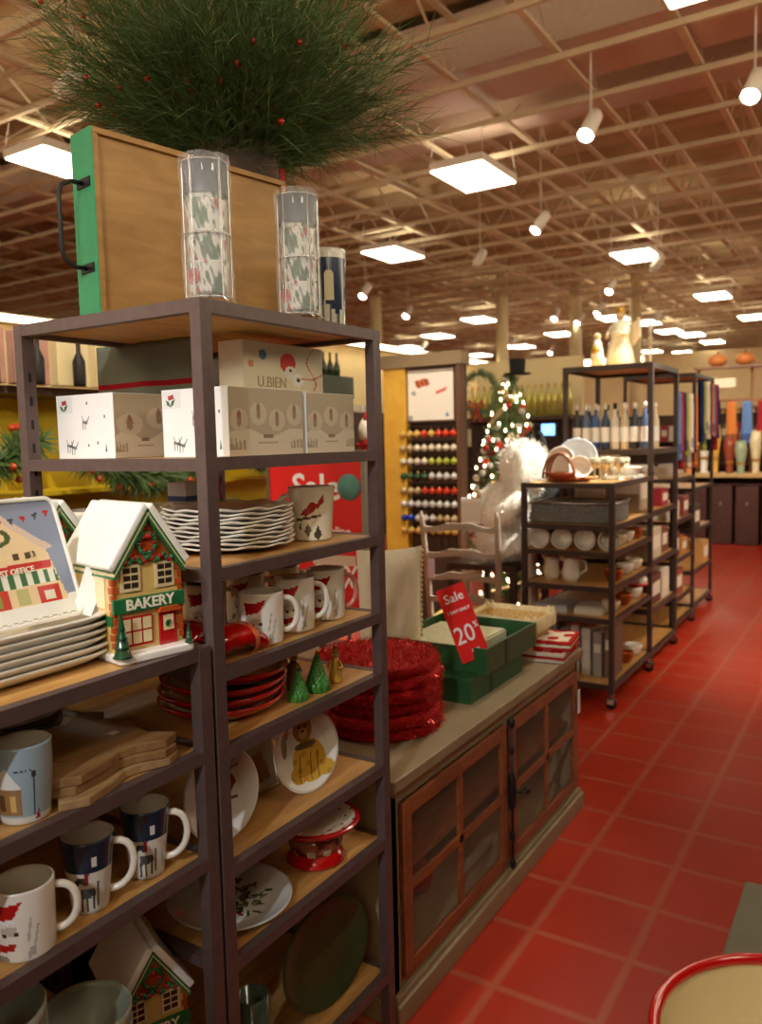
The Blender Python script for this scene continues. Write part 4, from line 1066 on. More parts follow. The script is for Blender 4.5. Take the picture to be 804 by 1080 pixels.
MB().box(.0225, .0235, hw-.06, hw-.03, .42, .52, WHITEP).build('paper_label', t)
# things seen dimly inside it
for k, (y, z, r, hh, col, lb) in enumerate([(-.52, .0905, .05, .16, (206, 200, 180), 'pale vase inside the cabinet, lower left'), (-.28, .0905, .06, .13, (190, 40, 34), 'red vase inside the cabinet, lower shelf near the middle'), (-.45, .3755, .05, .14, (90, 110, 80), 'green vase inside the cabinet, upper left'),
                                        (-.18, .3755, .05, .15, (206, 60, 44), 'red vase inside the cabinet, upper shelf near the latch'), (.2, .3755, .045, .16, (210, 200, 176), 'pale vase inside the right door, upper shelf'), (.45, .0905, .06, .17, (150, 130, 104), 'tan vase inside the right door, lower shelf')]):
    o = MB().lathe([(r*.6, 0), (r*.95, hh*.2), (r, hh*.45), (r*.55, hh*.8), (r*.7, hh), (r*.6, hh), (r*.5, hh*.8), (0, hh*.75)], mat('vase_%d' % k, col, .3), 28).build('vase', None, 0, (CX1-.2, (CY0+CY1)/2+y, z)); tag(o, lb, 'vase')
TOP = CH+.0055
# tinsel placemats
TIN = mat('red_tinsel', (190, 16, 20), .5, .35, noise=.5, nscale=160, bump=.8); TIN2 = mat('red_tinsel_bright', (240, 90, 80), .15, .9)
def tinsel(seed, top):
    q = random.Random(seed); b = MB(); r = .186
    b.lathe([(0, 0), (r*.96, 0), (r, .01), (r*.99, .028), (r*.9, .036), (r*.5, .037), (0, .037)], TIN, 56, capb=False)
    for i in range(3600 if top else 1500):
        a = q.uniform(0, 2*PI)
        if top and i < 2200:
            rr = r*math.sqrt(q.random()); p = Vector((rr*math.cos(a), rr*math.sin(a), .036)); d = Vector((q.gauss(0, .8), q.gauss(0, .8), .9))
        else:
            p = Vector((r*.97*math.cos(a), r*.97*math.sin(a), q.uniform(.003, .03))); d = Vector((math.cos(a)+q.gauss(0, .4), math.sin(a)+q.gauss(0, .4), q.gauss(-.2, .5)))
        d.normalize(); L = q.uniform(.010, .028); s_ = d.cross(Vector((q.gauss(0, 1), q.gauss(0, 1), q.gauss(0, 1)))).normalized()*.0013
        b.add([p-s_, p+s_, p+d*L], [(0, 1, 2)], TIN2 if q.random() < .3 else TIN)
    return b
tm = tinsel(1, False).build('tinsel_placemat')
for k in range(6):
    o = tm if k == 0 else (tinsel(4, True).build('tinsel_placemat') if k == 5 else tm.copy())
    if 0 < k < 5: COL.objects.link(o)
    o.location = (-1.325+.006*math.sin(k*2.2), 2.065+.006*math.cos(k*3.1), TOP+.0375*k); o.rotation_euler = (0, 0, k*.9)
    tag(o, 'round red tinsel placemat, %s in the stack on the cabinet' % (ORD[k] if k < 5 else 'topmost'), 'placemat', 'red tinsel placemats')
# green boxes
GB = mat('green_box', (34, 78, 40), .45, noise=.12, nscale=12); GB2 = mat('green_inside', (44, 92, 52), .6)
def tray_box(label, x0, x1, y0, y1, z, h, open_):
    t = thing('green_box', label, 'box', ((x0+x1)/2, (y0+y1)/2, z), 0)
    a, c_ = (x1-x0)/2, (y1-y0)/2; w_ = .008; b = MB()
    b.box(-a, a, -c_, c_, 0, .006, GB); b.box(-a, -a+w_, -c_, c_, .006, h, GB); b.box(a-w_, a, -c_, c_, .006, h, GB); b.box(-a+w_, a-w_, -c_, -c_+w_, .006, h, GB); b.box(-a+w_, a-w_, c_-w_, c_, .006, h, GB)
    b.build('tray', t, .001)
    if not open_: MB().box(-a-.002, a+.002, -c_-.002, c_+.002, h-.012, h+.002, GB).build('lid', t, .001)
    MB().box(a, a+.001, -.07, -.05, 0, h, BLACK).build('ribbon', t)
    return t
tray_box('lower closed green box on the cabinet beside the tinsel placemats', -1.50, -1.15, 2.345, 2.79, TOP, .082, False)
tray_box('upper open green box holding pale napkins and the red sale tag', -1.53, -1.125, 2.42, 2.87, TOP+.0845, .088, True)
NAP = mat('pale_napkin', (206, 206, 172), .8, noise=.12, nscale=30)
o = MB().box(-.17, .12, -.19, .19, 0, .05, NAP).box(-.165, .115, -.185, .187, .05, .056, NAP).build('napkin_pack', None, .006, (-1.35, 2.64, TOP+.0915)); tag(o, 'pale folded napkins lying in the open green box', 'napkins')
# sale tag
def sale_card(label, loc, az, tilt, w_, h_, lines):
    t = thing('sale_tag', label, 'sign', loc, az)
    M = RX(-.08) @ RY(tilt)
    MB().prism([(-w_/2, 0), (w_/2, 0), (w_/2, h_), (-w_/2, h_)], 0, .002, RED, M).build('card', t)
    for body, size, z, x, sx in lines: text('lettering', body, size, WHITEP, t, M @ T(x, -.0012, z) @ TXT, bold=.0005, sx=sx)
    MB().tube([M @ Vector((w_/2-.004, .004, -.03)), M @ Vector((w_/2-.004, .004, h_))], .0015, mat('holder_clear', (220, 216, 200), .2), 6).build('holder', t)
    return t
sale_card('tilted red sale tag with 20% standing in the open green box', (-1.165, 2.425, TOP+.135), R(38), -.33, .1, .262, [('Sale', .044, .222, 0, 1.0), ('1 DAY ONLY', .014, .175, 0, 1.0), ('20', .085, .09, -.008, .85), ('%', .03, .112, .038, .8), ('OFF', .016, .03, .01, 1)])
# basket
t = thing('wicker_basket', 'yellow wicker basket with a cream cloth rim at the far end of the cabinet', 'basket', (-1.31, 3.04, TOP), 0)
vs = []; fs = []; b = MB()
for (zz, k_) in ((0, .80), (.03, .84), (.06, .88), (.09, .92), (.12, .96), (.15, 1.0), (.15, .95), (.02, .78)):
    n0 = len(vs)
    for P in rrect(.30, .24, .03): vs.append(((P[0]-.15)*k_, (P[1]-.12)*k_, zz))
m_ = len(rrect(.30, .24, .03))
for i in range(7):
    for k in range(m_): k2 = (k+1) % m_; fs.append((i*m_+k, i*m_+k2, (i+1)*m_+k2, (i+1)*m_+k))
fs.append(tuple(reversed(range(m_)))); fs.append(tuple(range(7*m_, 8*m_))); b.add(vs, fs, WICKER); b.build('basket_body', t)
b = MB(); n = 60; vs = []; fs = []
for j, (k_, z) in enumerate([(.93, .148), (.97, .166), (1.04, .168), (1.10, .145), (1.10, .118)]):
    PP = rrect(.30, .24, .03, 12)
    for i, P in enumerate(PP):
        wv = .006*math.sin(i*1.9)+.004*math.sin(i*.8); vs.append(((P[0]-.15)*(k_+wv), (P[1]-.12)*(k_+wv), z+(wv*1.5 if j in (1, 2, 4) else 0)))
n = len(PP)
for j in range(4):
    for k in range(n): k2 = (k+1) % n; fs.append((j*n+k, j*n+k2, (j+1)*n+k2, (j+1)*n+k))
b.add(vs, fs, mat('cream_linen', (226, 208, 160), .9, noise=.15, nscale=25), True); b.build('liner', t)
# folded cloths
def folded(label, loc, rz, w_, d_, h_, col, edge, n=3, name='folded_cloth'):
    t = thing(name, label, 'cloth', loc, rz); b = MB(); q = random.Random(int(h_*1e4))
    for k in range(n):
        z = h_*k/n; dx, dy = q.uniform(-.004, .004), q.uniform(-.004, .004)
        vs = []; fs = []; N = 12
        for j in range(N+1):
            for i in range(N+1):
                vs.append((-w_/2+w_*i/N+dx, -d_/2+d_*j/N+dy, z+h_/n*.92+.003*math.sin(i*.9+k)*math.cos(j*.8)))
        for j in range(N):
            for i in range(N): a = j*(N+1)+i; fs.append((a, a+1, a+N+2, a+N+1))
        cols = [edge if (i in (0, N-1) or j in (0, N-1)) else col for j in range(N) for i in range(N)]
        b.add(vs, fs, CLOTHP, True, None, cols); b.box(-w_/2+dx, w_/2+dx, -d_/2+dy, d_/2+dy, z+.001, z+h_/n*.86, CLOTHP, col=col if k % 2 else edge)
    b.build('cloth', t); return t
folded('white cloths with a red border folded on the far corner of the cabinet', (-1.14, 3.085, TOP+.036), .15, .18, .2, .035, (236, 224, 200), (190, 40, 36), 3)
folded('red cloth folded under the white cloths beside the green boxes', (-1.14, 3.07, TOP), .1, .17, .26, .034, (176, 30, 34), (206, 190, 170), 3)
# white cushion
t = thing('cushion', 'white tufted cushion standing on the cabinet behind the placemats', 'cushion', (-1.53, 2.47, TOP+.17), R(50))
b = MB(); vs = []; fs = []; N = 16
for side in (-1, 1):
    for j in range(N+1):
        for i in range(N+1):
            u, v = i/N*2-1, j/N*2-1; th = .05*(1-u**4)*(1-v**4)
            for (cx_, cz_) in ((-.45, .45), (.45, -.45), (.45, .45), (-.45, -.45), (0, 0)): th -= .028*math.exp(-((u-cx_)**2+(v-cz_)**2)*30)
            kx = 1-.05*(1-v*v)*0; vs.append((.125*u*(1-.06*(1-v*v)), side*th, .245*v*(1-.04*(1-u*u))+.075))
off = (N+1)**2
for s_ in range(2):
    for j in range(N):
        for i in range(N):
            a = s_*off+j*(N+1)+i; q4 = (a, a+1, a+N+2, a+N+1); fs.append(q4 if s_ == 0 else tuple(reversed(q4)))
b.add(vs, fs, mat('white_linen', (236, 230, 210), .85, bump=.2, nscale=50), True); b.build('cover', t)
b = MB(); q = random.Random(2)
for i in range(26):
    z = -.16+.48*i/26; b.ball((.127-.009*(1-((z-.075)/.245)**2), 0, z), .008, mat('cream_trim', (206, 192, 150), .9), seg=7, ring=5)
b.build('bobble_trim', t)

# red SALE poster on a stand
t = thing('poster_stand', 'grey framed red sale poster on a floor stand, behind the shelves', 'sign', (-2.15, 2.86, 0), R(4))
PW, PH, PZ = .48, .70, .80
b = MB(); b.box(-PW/2-.02, -PW/2, -.01, .012, PZ, PZ+PH, STEEL); b.box(PW/2, PW/2+.02, -.01, .012, PZ, PZ+PH, mat('grey_frame', (132, 128, 120), .5)); b.box(-PW/2-.02, PW/2+.02, -.01, .012, PZ+PH, PZ+PH+.02, mat('grey_frame', (132, 128, 120))); b.box(-PW/2-.02, PW/2+.02, -.01, .012, PZ-.02, PZ, mat('grey_frame', (132, 128, 120)))
b.build('frame', t); MB().box(-PW/2, PW/2, -.002, .006, PZ, PZ+PH, RED).build('poster', t)
text('lettering', 'Sale', .16, WHITEP, t, T(.005, -.0035, PZ+.555) @ TXT, bold=.003)
MB().lathe([(.058, 0), (.058, .002), (0, .002)], mat('teal_dot', (96, 150, 140), .6), 32, T(.175, -.003, PZ+.56) @ RX(PI/2)).build('teal_circle', t)
text('lettering', 'online', .055, WHITEP, t, T(.11, -.0035, PZ+.365) @ TXT, bold=.001)
text('lettering', '20%', .14, WHITEP, t, T(.1, -.0035, PZ+.16) @ TXT, bold=.002)
MB().box(-.02, .2, -.003, -.0022, PZ+.215, PZ+.26, mat('pale_strip', (216, 190, 170), .6)).build('pale_strip', t)
MB().tube([(0, .02, .02), (0, .02, PZ)], .014, BLACK, 10).build('pole', t); MB().box(-.2, .2, -.14, .16, 0, .015, BLACK).build('foot', t, .003)
# tall white ladder back chair
t = thing('ladder_back_chair', 'whitewashed ladder back chair behind the green boxes', 'chair', (-2.145, 4.30, 0), R(8))
hw2 = .225
for sx in (-1, 1):
    MB().tube([(sx*hw2*.92, 0, 0), (sx*hw2*.93, 0, .45), (sx*hw2, -.02, .8), (sx*(hw2+.008), -.07, 1.09), (sx*(hw2+.008), -.078, 1.13)], [.019, .02, .019, .016, .006], WASHED, 10).build('back_post', t)
    MB().tube([(sx*hw2*.95, .40, 0), (sx*hw2*.97, .40, .44)], [.015, .02], WASHED, 10).build('leg', t)
for k, z in enumerate((1.03, .87, .73, .60)):
    yy = -.02-.05*max(0, (z-.8)/.29); P = []
    n_ = 16
    for i in range(n_+1): u = i/n_*2-1; P.append((u*hw2, z+.028+.014*math.cos(u*PI*1.0)-.012*abs(math.cos(u*PI*1.5))))
    for i in range(n_, -1, -1): u = i/n_*2-1; P.append((u*hw2, z-.018+.007*math.cos(u*PI)))
    MB().prism(P, yy-.008, yy+.008, WASHED).build('slat', t, .002)
MB().slab([(-.225, .0), (.225, 0), (.24, .42), (-.24, .42)], .44, .47, mat('rush_seat', (196, 160, 84), .8, noise=.2, nscale=40)).build('seat', t, .008)
b = MB()
for z in (.15, .28): b.tube([(-.21, .4, z), (.21, .4, z)], .009, WASHED, 8); b.tube([(-.21, 0, z), (.21, 0, z)], .009, WASHED, 8); b.tube([(-.21, 0, z+.04), (-.215, .4, z+.04)], .009, WASHED, 8); b.tube([(.21, 0, z+.04), (.215, .4, z+.04)], .009, WASHED, 8)
b.build('stretcher', t)
MB().box(-.215, -.17, -.036, -.034, .72, .84, mat('tag_lilac', (214, 206, 220), .5)).build('paper_tag', t)
# red towel pile left of the chair
folded('bright red towels piled left of the ladder back chair', (-2.62, 4.1, .52), 0, .3, .3, .30, (206, 44, 26), (214, 60, 34), 6)
o = thing('stool', 'small dark stool carrying the red towels', 'stool', (-2.62, 4.1, 0))
MB().slab(rrect(.36, .36, .03), .49, .52, FRAME, T(-.18, -.18, 0)).build('seat', o)
for sx in (-1, 1):
    for sy in (-1, 1): MB().tube([(sx*.15, sy*.15, 0), (sx*.13, sy*.13, .49)], .013, FRAME, 8).build('leg', o)

# ================================================================== ORNAMENT DISPLAY (Y 5.5)
t = thing('ornament_display', 'tall mustard wooden display with rows of hanging baubles and a framed notice', 'display', (-3.1, 5.52, 0), 0)
MUST = wood('mustard_wood', (196, 146, 40), (214, 166, 58), .5, (2, 2, 2)); DKW = mat('dark_panel', (70, 46, 34), .6)
MB().box(-.34, -.14, 0, .12, 0, 2.12, MUST).build('side_panel', t); MB().box(-.14, .34, .08, .12, 0, 2.12, DKW).build('back_panel', t)
MB().box(-.36, .36, -.02, .14, 2.12, 2.22, mat('cornice', (132, 112, 84), .6)).build('cornice', t); MB().box(.31, .34, -.01, .08, 0, 2.12, mat('brown_edge', (96, 62, 42), .6)).build('side_panel', t)
ft = MB(); ft.box(-.145, .285, .03, .05, 1.69, 2.11, mat('notice_frame', (84, 56, 44), .5)); ft.build('notice_frame', t)
def notice(u, v):
    c = (226, 218, 208)
    if inpoly(u, v, [(.15, .78), (.45, .84), (.5, .7), (.2, .64)]): c = (206, 90, 44) if math.sin(u*60+v*40) > -.2 else (92, 60, 40)
    if inpoly(u, v, [(.62, .56), (.84, .64), (.84, .58), (.62, .5)]): c = (206, 56, 50)
    if math.hypot(u-.13, v-.54) < .05 or (u < .1 and v < .1): c = (150, 150, 150)
    if math.hypot(u-.86, v-.1) < .04: c = (110, 140, 170)
    return c
MB().picture(.40, .39, 40, 40, notice, PRINT, T(-.13, .029, 1.705)).build('notice', t)
rodm = MB()
rows = [1.60, 1.49, 1.385, 1.27, 1.155, 1.05, .94, .84]
for z in rows: rodm.box(-.20, .31, .02, .08, z+.055, z+.06, DKW)
rodm.build('rail', t)
cols = {'red': (206, 60, 36), 'gold': (214, 176, 90), 'pearl': (222, 212, 190), 'lime': (170, 180, 70), 'green': (56, 84, 56), 'silver': (206, 206, 206), 'blue': (28, 60, 170), 'champagne': (196, 172, 130)}
plan = [['gold', 'gold', 'gold', 'red', 'gold', 'red', 'red', 'red'], ['champagne']*2+['pearl']*6, ['pearl']*4+['lime']*4, ['green']*4+['silver']*4, ['champagne']*3+['red']*5, ['silver']*8, ['blue']*2+['silver']*3+['champagne']*3, ['gold']*8]
rown = ['top', 'second', 'third', 'fourth', 'fifth', 'sixth', 'seventh', 'lowest']
bproto = {}
for r_, z in enumerate(rows):
    for k in range(8):
        cn = plan[r_][k]
        if cn not in bproto:
            p = thing('bauble', '', 'bauble'); bm_ = mat('bauble_'+cn, cols[cn], .16, .25, coat=.5)
            MB().ball((0, 0, 0), .0285, bm_, seg=18, ring=12).build('ball', p); MB().lathe([(.007, .027), (.007, .035), (0, .036)], mat('gold_cap', (200, 170, 90), .3, 1), 10).tube([(0, 0, .034), (0, 0, .053)], .0012, CHROME, 5).build('cap', p)
            bproto[cn] = p; o = p
        else: o = dup(bproto[cn])
        o.location = (-3.1-.165+.064*k, 5.515, z); o['label'] = '%s bauble, %s from the left in the %s row of the mustard display' % (cn, ['first', 'second', 'third', 'fourth', 'fifth', 'sixth', 'seventh', 'eighth'][k], rown[r_]); o['group'] = '%s baubles, %s row' % (cn, rown[r_]); o['category'] = 'bauble'
# ================================================================== CHRISTMAS TREES
def xtree(label, x, y, h, r, seed, hat=False, dens=1.0, z0=0, needle=NEEDLE2):
    t = thing('christmas_tree', label, 'tree', (x, y, z0), 0); q = random.Random(seed)
    MB().lathe([(.05, 0), (.04, .3), (.01, h*.97)], mat('bark', (84, 60, 42), .9), 10).build('trunk', t)
    b = MB()
    for i in range(int(420*dens)):
        u = q.random()**.8; z = .25+(h-.28)*u; R_ = r*(1-u)**.8+.03; a = q.uniform(0, 2*PI)
        p = Vector((0, 0, z)); d = Vector((math.cos(a), math.sin(a), q.uniform(-.25, .35))).normalized(); L = R_*q.uniform(.7, 1.05); n_ = max(3, int(L/.05))
        for k in range(n_*3):
            pp = p+d*L*(k+1)/(n_*3); dd = (d*.6+Vector((q.gauss(0, .6), q.gauss(0, .6), q.gauss(0, .6)))).normalized(); s_ = dd.orthogonal().normalized()*.005
            b.add([pp-s_, pp+s_, pp+dd*.075], [(0, 1, 2)], needle if q.random() < .6 else NEEDLE)
    b.build('branches', t)
    bp = {}
    for i in range(70):
        u = q.random()**.8; z = .3+(h-.36)*u; a = q.uniform(-PI, .3); R_ = (r*(1-u)**.8+.03)*.95
        k = q.choice(['red', 'gold', 'silver', 'red', 'pearl'])
        if k not in bp: bp[k] = MB().ball((0, 0, 0), .03, MATS['bauble_'+k], seg=12, ring=8).build('tree_bauble', t); o = bp[k]
        else: o = bp[k].copy(); COL.objects.link(o)
        o.location = (R_*math.cos(a), R_*math.sin(a), z)
    for s_ in range(2):
        pts = [(r*(1-i/40)**.8*1.02*math.cos(i*.42+s_*3), r*(1-i/40)**.8*1.02*math.sin(i*.42+s_*3), .3+(h-.35)*i/40) for i in range(40)]
        MB().tube(pts, .022, mat('maroon_ribbon', (134, 44, 42), .5) if s_ == 0 else mat('pearl_garland', (220, 200, 160), .3, .3), 6, flat=.4).build('garland', t)
    fl = MB()
    for i in range(110):
        u = q.random()**.8; z = .3+(h-.36)*u; a = q.uniform(-PI, .3); R_ = (r*(1-u)**.8+.03)*1.02; fl.ball((R_*math.cos(a), R_*math.sin(a), z), .009, mat('fairy_bulb', (255, 220, 160), .4, emit=((1, .78, .45), 12)), (1, 1, 1.6), 6, 4)
    o = fl.build('fairy_lights', t); o['kind'] = 'stuff'
    if hat:
        MB().lathe([(.115, 0), (.115, .012), (.065, .014), (.072, .13), (0, .132)], mat('black_felt', (26, 24, 24), .9), 24, T(.09, -.03, h-.03)).build('top_hat', t)
    return t
xtree('frosted Christmas tree with a black top hat right of the bauble display', -2.80, 6.55, 2.12, .50, 4, True)
xtree('smaller red trimmed Christmas tree in front of the frosted tree', -2.47, 5.80, 1.45, .22, 9, False, .7, 0, NEEDLE)
# wreath at the top
t = thing('wreath', 'frosted wreath with a red bow hanging on the Christmas tree', 'wreath', (-2.93, 6.22, 1.93), 0)
b = MB(); q = random.Random(8)
for i in range(900):
    a = q.uniform(0, 2*PI); p = Vector((.15*math.cos(a), q.gauss(0, .02), .15*math.sin(a))); d = Vector((math.cos(a)*.5+q.gauss(0, .6), q.gauss(0, .6), math.sin(a)*.5+q.gauss(0, .6))).normalized(); s_ = d.orthogonal().normalized()*.004
    b.add([p-s_, p+s_, p+d*.07], [(0, 1, 2)], NEEDLE2)
b.build('needles', t)
b = MB()
for sx in (-1, 1): b.tube([(0, -.06, -.1), (sx*.06, -.08, -.06), (sx*.08, -.07, -.11), (0, -.06, -.12)], .012, mat('red_bow', (186, 40, 36), .5), 8, flat=.5); b.tube([(0, -.06, -.12), (sx*.04, -.06, -.24)], .011, mat('red_bow', (186, 40, 36)), 8, flat=.4)
b.build('bow', t)

# ================================================================== GARLAND WALL (left, X -3.2)
t = thing('wall_gondola', 'long dark gondola with a yellow back hung with garlands, behind the left side', 'gondola', (-3.3, 3.3, 0), 0)
YEL = mat('yellow_panel', (206, 176, 26), .7, noise=.15, nscale=3)
MB().box(-.3, -.26, -2.3, 1.4, .12, 1.86, YEL).build('back_panel', t); MB().box(-.3, .05, -2.3, 1.4, 1.80, 1.835, DKW).build('shelf', t); MB().box(-.3, .2, -2.3, 1.4, 0, .12, DKW).build('base', t); MB().box(-.3, .02, -2.3, 1.4, 1.34, 1.36, YEL).build('shelf', t)
MB().box(-.3, .1, -2.3, 1.4, .8, .83, DKW).build('shelf', t)
def garland(label, y0, y1, x, z, seed, sag=.15, rr=.14):
    t = thing('garland', label, 'garland', (x, y0, z), 0, 'berry garlands on the yellow gondola'); q = random.Random(seed); b = MB(); P = []
    for i in range(2600):
        u = q.random(); c_ = Vector((0, (y1-y0)*u, -sag*math.sin(PI*u))); a = q.uniform(0, 2*PI); d = Vector((math.cos(a), q.gauss(0, .5), math.sin(a))).normalized(); L = q.uniform(.4, 1)*rr; s_ = d.orthogonal().normalized()*.0035
        b.add([c_-s_, c_+s_, c_+d*L*.5+s_*.8, c_+d*L+Vector((0, 0, -.02))], [(0, 1, 2, 3)], NEEDLE if q.random() < .75 else NEEDLE2)
        if i % 60 == 0: P.append(c_+d*L*.9)
    b.build('greenery', t); o0 = None
    for p in P:
        if o0 is None: o0 = MB().ball((0, 0, 0), .016, mat('orange_berry', (190, 62, 30), .2, coat=.5), seg=10, ring=7).build('berry', t); o = o0
        else: o = o0.copy(); COL.objects.link(o)
        o.location = p
for k, (a0, a1, z) in enumerate([(1.2, 2.15, 1.60), (2.35, 3.2, 1.56), (3.4, 4.3, 1.6), (1.2, 2.2, 1.20), (2.4, 3.4, 1.18), (1.4, 2.6, .74)]):
    garland(['berry garland nearest to the left picture edge, upper row', 'berry garland beside the left post of the tall unit, upper row', 'berry garland hidden behind the gift boxes, upper row', 'lower berry garland at the left picture edge', 'lower berry garland seen under the gift box shelf', 'lowest berry garland on the gondola'][k], a0, a1, -3.08, z, 20+k)
PK = mat('pink_wrap', (176, 130, 116), .35, noise=.15, nscale=12); CRB = mat('cream_box', (222, 204, 160), .6)
gp0 = None; q = random.Random(3)
for k in range(10):
    y = 1.35+.21*k
    t = thing('gift_bag', 'pink cellophane bottle bag on the left gondola shelf, %s from the left edge' % ['first', 'second', 'third', 'fourth', 'fifth'][k] if k < 5 else 'cream bag with a dark bottle on the left gondola shelf, %s after the pink bags' % ['first', 'second', 'third', 'fourth', 'fifth'][k-5], 'gift bag', (-3.13, y, 1.8355), 0, 'pink bottle bags' if k < 5 else 'cream bottle bags')
    if k in (0, 5):
        pr = MB(); pr.box(-.08, -.02, -.085, .085, 0, .23, PK if k == 0 else CRB); b_ = pr.build('bag', t, .006)
        b2_ = MB().lathe([(.026, 0), (.028, .01), (.028, .11), (.010, .15), (.010, .19), (0, .192)], BLACK, 16, T(.015, 0, 0)).build('bottle', t); pk = (b_, b2_)
    else:
        for c_ in pk: d_ = c_.copy(); COL.objects.link(d_); d_.parent = t
# santa figure right of the gift boxes (background)
t = figure('white bearded red and white figure on the gondola, seen right of the gift boxes', (-3.0, 4.62, 1.36+.001), .42, mat('santa_red', (176, 34, 34), .7), mat('santa_white', (236, 228, 216), .8), mat('santa_red', (176, 34, 34)), -.6, 'santa_figure')
MB().ball((0, -.03, .27), .06, mat('santa_white', (236, 228, 216)), (1, .7, 1.3), bumpy=.1, rnd=random.Random(1)).build('beard', t)
t = thing('bottle_crate', 'dark green crate of bottles on the gondola shelf, above the gift boxes', 'crate', (-3.1, 4.25, 1.8355), 0)
MB().box(-.12, .1, -.2, .2, 0, .14, mat('dark_green_box', (66, 74, 62), .6)).build('crate', t, .004)
for i in range(5): MB().lathe([(.022, .1), (.022, .18), (.008, .22), (.008, .27), (0, .27)], mat('bottle_dark', (52, 60, 40), .2), 12, T(0, -.15+.075*i, .03)).build('bottle', t)
for k, yy in enumerate((3.55, 3.75)):
    t = thing('slim_tree', ['slim green table tree above the gift boxes, left one', 'slim green table tree above the gift boxes, right one'][k], 'tree', (-3.05, yy, 1.8355), 0)
    b = MB(); q = random.Random(k)
    for i in range(500):
        u = q.random(); a = q.uniform(0, 2*PI); p = Vector((0, 0, .04+.42*u)); d = Vector((math.cos(a), math.sin(a), .6)).normalized(); s_ = d.orthogonal().normalized()*.004; b.add([p-s_, p+s_, p+d*.09*(1.1-u)], [(0, 1, 2)], NEEDLE)
    b.build('foliage', t); MB().lathe([(.035, 0), (.04, .05), (0, .05)], BRN, 14).build('pot', t)

# ================================================================== MIDDLE UNIT ON CASTERS
DKF = mat('dark_iron', (64, 50, 46), .45, .3, noise=.1)
unit('dark shelving unit on casters with white crockery, right of the chair', 4.45, 5.33, -1.835, -1.285, 1.29, [1.29, 1.05, .90, .70, .52, .14], frame=DKF, pw=.032, px=.03, slots=False, bar=.03, casters=True)
unit('tall dark shelving unit with the cream angel on its top', 5.36, 6.12, -1.90, -1.30, 2.02, [2.02, 1.46, 1.05, .72, .40, .12], frame=DKF, pw=.035, px=.03, slots=False, bar=.035, casters=True)
unit('dark shelving unit with white bowls beyond the tall angel unit', 6.16, 6.95, -1.90, -1.34, 1.22, [1.22, .9, .6, .3, .12], frame=DKF, slots=False, bar=.03, casters=True)
unit('tall far shelving unit hung with coloured scarves', 7.02, 7.85, -1.95, -1.36, 2.05, [2.05, 1.1, .75, .4, .12], frame=DKF, slots=False, bar=.03, casters=True)
q = random.Random(5)
# cups in a row at its end
cupm = MB().lathe(bowl_prof(.060, .10, .5), WHITE, 40, capb=False).build('cup')
cl = ['leftmost of four white cups lying at the end of the caster unit', 'second from the left of four white cups at the end of the caster unit', 'third from the left of four white cups at the end of the caster unit', 'rightmost of four cups at the end of the caster unit, shaded']
for k in range(4):
    o = cupm if k == 0 else cupm.copy()
    if k: COL.objects.link(o)
    o.location = (-1.745+.129*k, 4.60, .9625); o.rotation_euler = (PI/2+.0, 0, .1*k); tag(o, cl[k], 'cup', 'white cups on the caster unit')
def pitcher(label, loc, h, m_, rz, r=.05):
    t = thing('pitcher', label, 'pitcher', loc, rz)
    MB().lathe([(r*.7, 0), (r, h*.3), (r*.8, h*.75), (r*.9, h), (r*.84, h), (r*.74, h*.75), (0, h*.2)], m_, 28).build('body', t)
    MB().tube([(r*.8, 0, h*.85), (r*1.5, 0, h*.8), (r*1.6, 0, h*.5), (r*.95, 0, h*.3)], .006, m_, 8).build('handle', t)
    MB().tube([(-r*.7, 0, h*.9), (-r*1.15, 0, h*1.02)], [.018, .008], m_, 8).build('spout', t); return t
pitcher('shaded grey white pitcher on the second shelf of the caster unit, left', (-1.70, 4.60, .7005), .145, CREAM, .3)
pitcher('cream pitcher on the second shelf of the caster unit, right', (-1.575, 4.58, .7005), .15, WHITE, .3, .055)
BGL = mat('grey_mesh', (112, 112, 110), .35, .4, noise=.5, nscale=150, bump=.8)
t = thing('mesh_basket', 'long silvery grey woven basket above the four white cups', 'basket', (-1.56, 4.70, 1.0505), 0)
MB().box(-.24, .24, -.19, .19, 0, .115, BGL).build('woven_body', t, .012); MB().tube([(-.245, -.195, .118), (.245, -.195, .118), (.245, .195, .118), (-.245, .195, .118)], .007, STEEL, 8, True).build('rim', t)
# flat mats, upright frames, tins on lower shelves
for k, (x, y, dz, w_, d_, h_, col, lb) in enumerate([(-1.68, 4.62, 0, .2, .2, .03, (176, 172, 166), 'grey white napkin pack on the third shelf of the caster unit'), (-1.46, 4.62, 0, .16, .2, .035, (206, 196, 176), 'cream napkin pack on the third shelf of the caster unit')]):
    o = MB().box(-w_/2, w_/2, -d_/2, d_/2, 0, h_, PRINT, col=col).box(-w_/2+.004, w_/2-.004, -d_/2+.004, d_/2-.004, h_, h_+.012, PRINT, col=tuple(int(v*.9) for v in col)).build('napkin_pack', None, .003, (x, y, .5205)); tag(o, lb, 'napkins')
vc = [(70, 84, 76), (110, 104, 92), (96, 66, 60), (176, 166, 146), (192, 184, 164), (150, 140, 124), (120, 92, 76)]
for k in range(7):
    h_ = .30-.02*(k % 3); t = thing('cookbook', ['dark green', 'grey', 'maroon', 'pale', 'cream', 'tan', 'brown'][k]+' upright book on the bottom shelf of the caster unit', 'book', (-1.79+.068*k, 4.60, .1405), 0, 'upright books on the caster unit')
    MB().box(0, .05, 0, .2, 0, h_, PRINT, col=vc[k]).build('cover', t, .002); MB().box(.004, .046, -.0006, .001, h_*.55, h_*.75, PRINT, col=(206, 200, 180)).build('spine_label', t); MB().box(.005, .045, .006, .202, .004, h_+.0006, PRINT, col=(214, 208, 190)).build('pages', t)
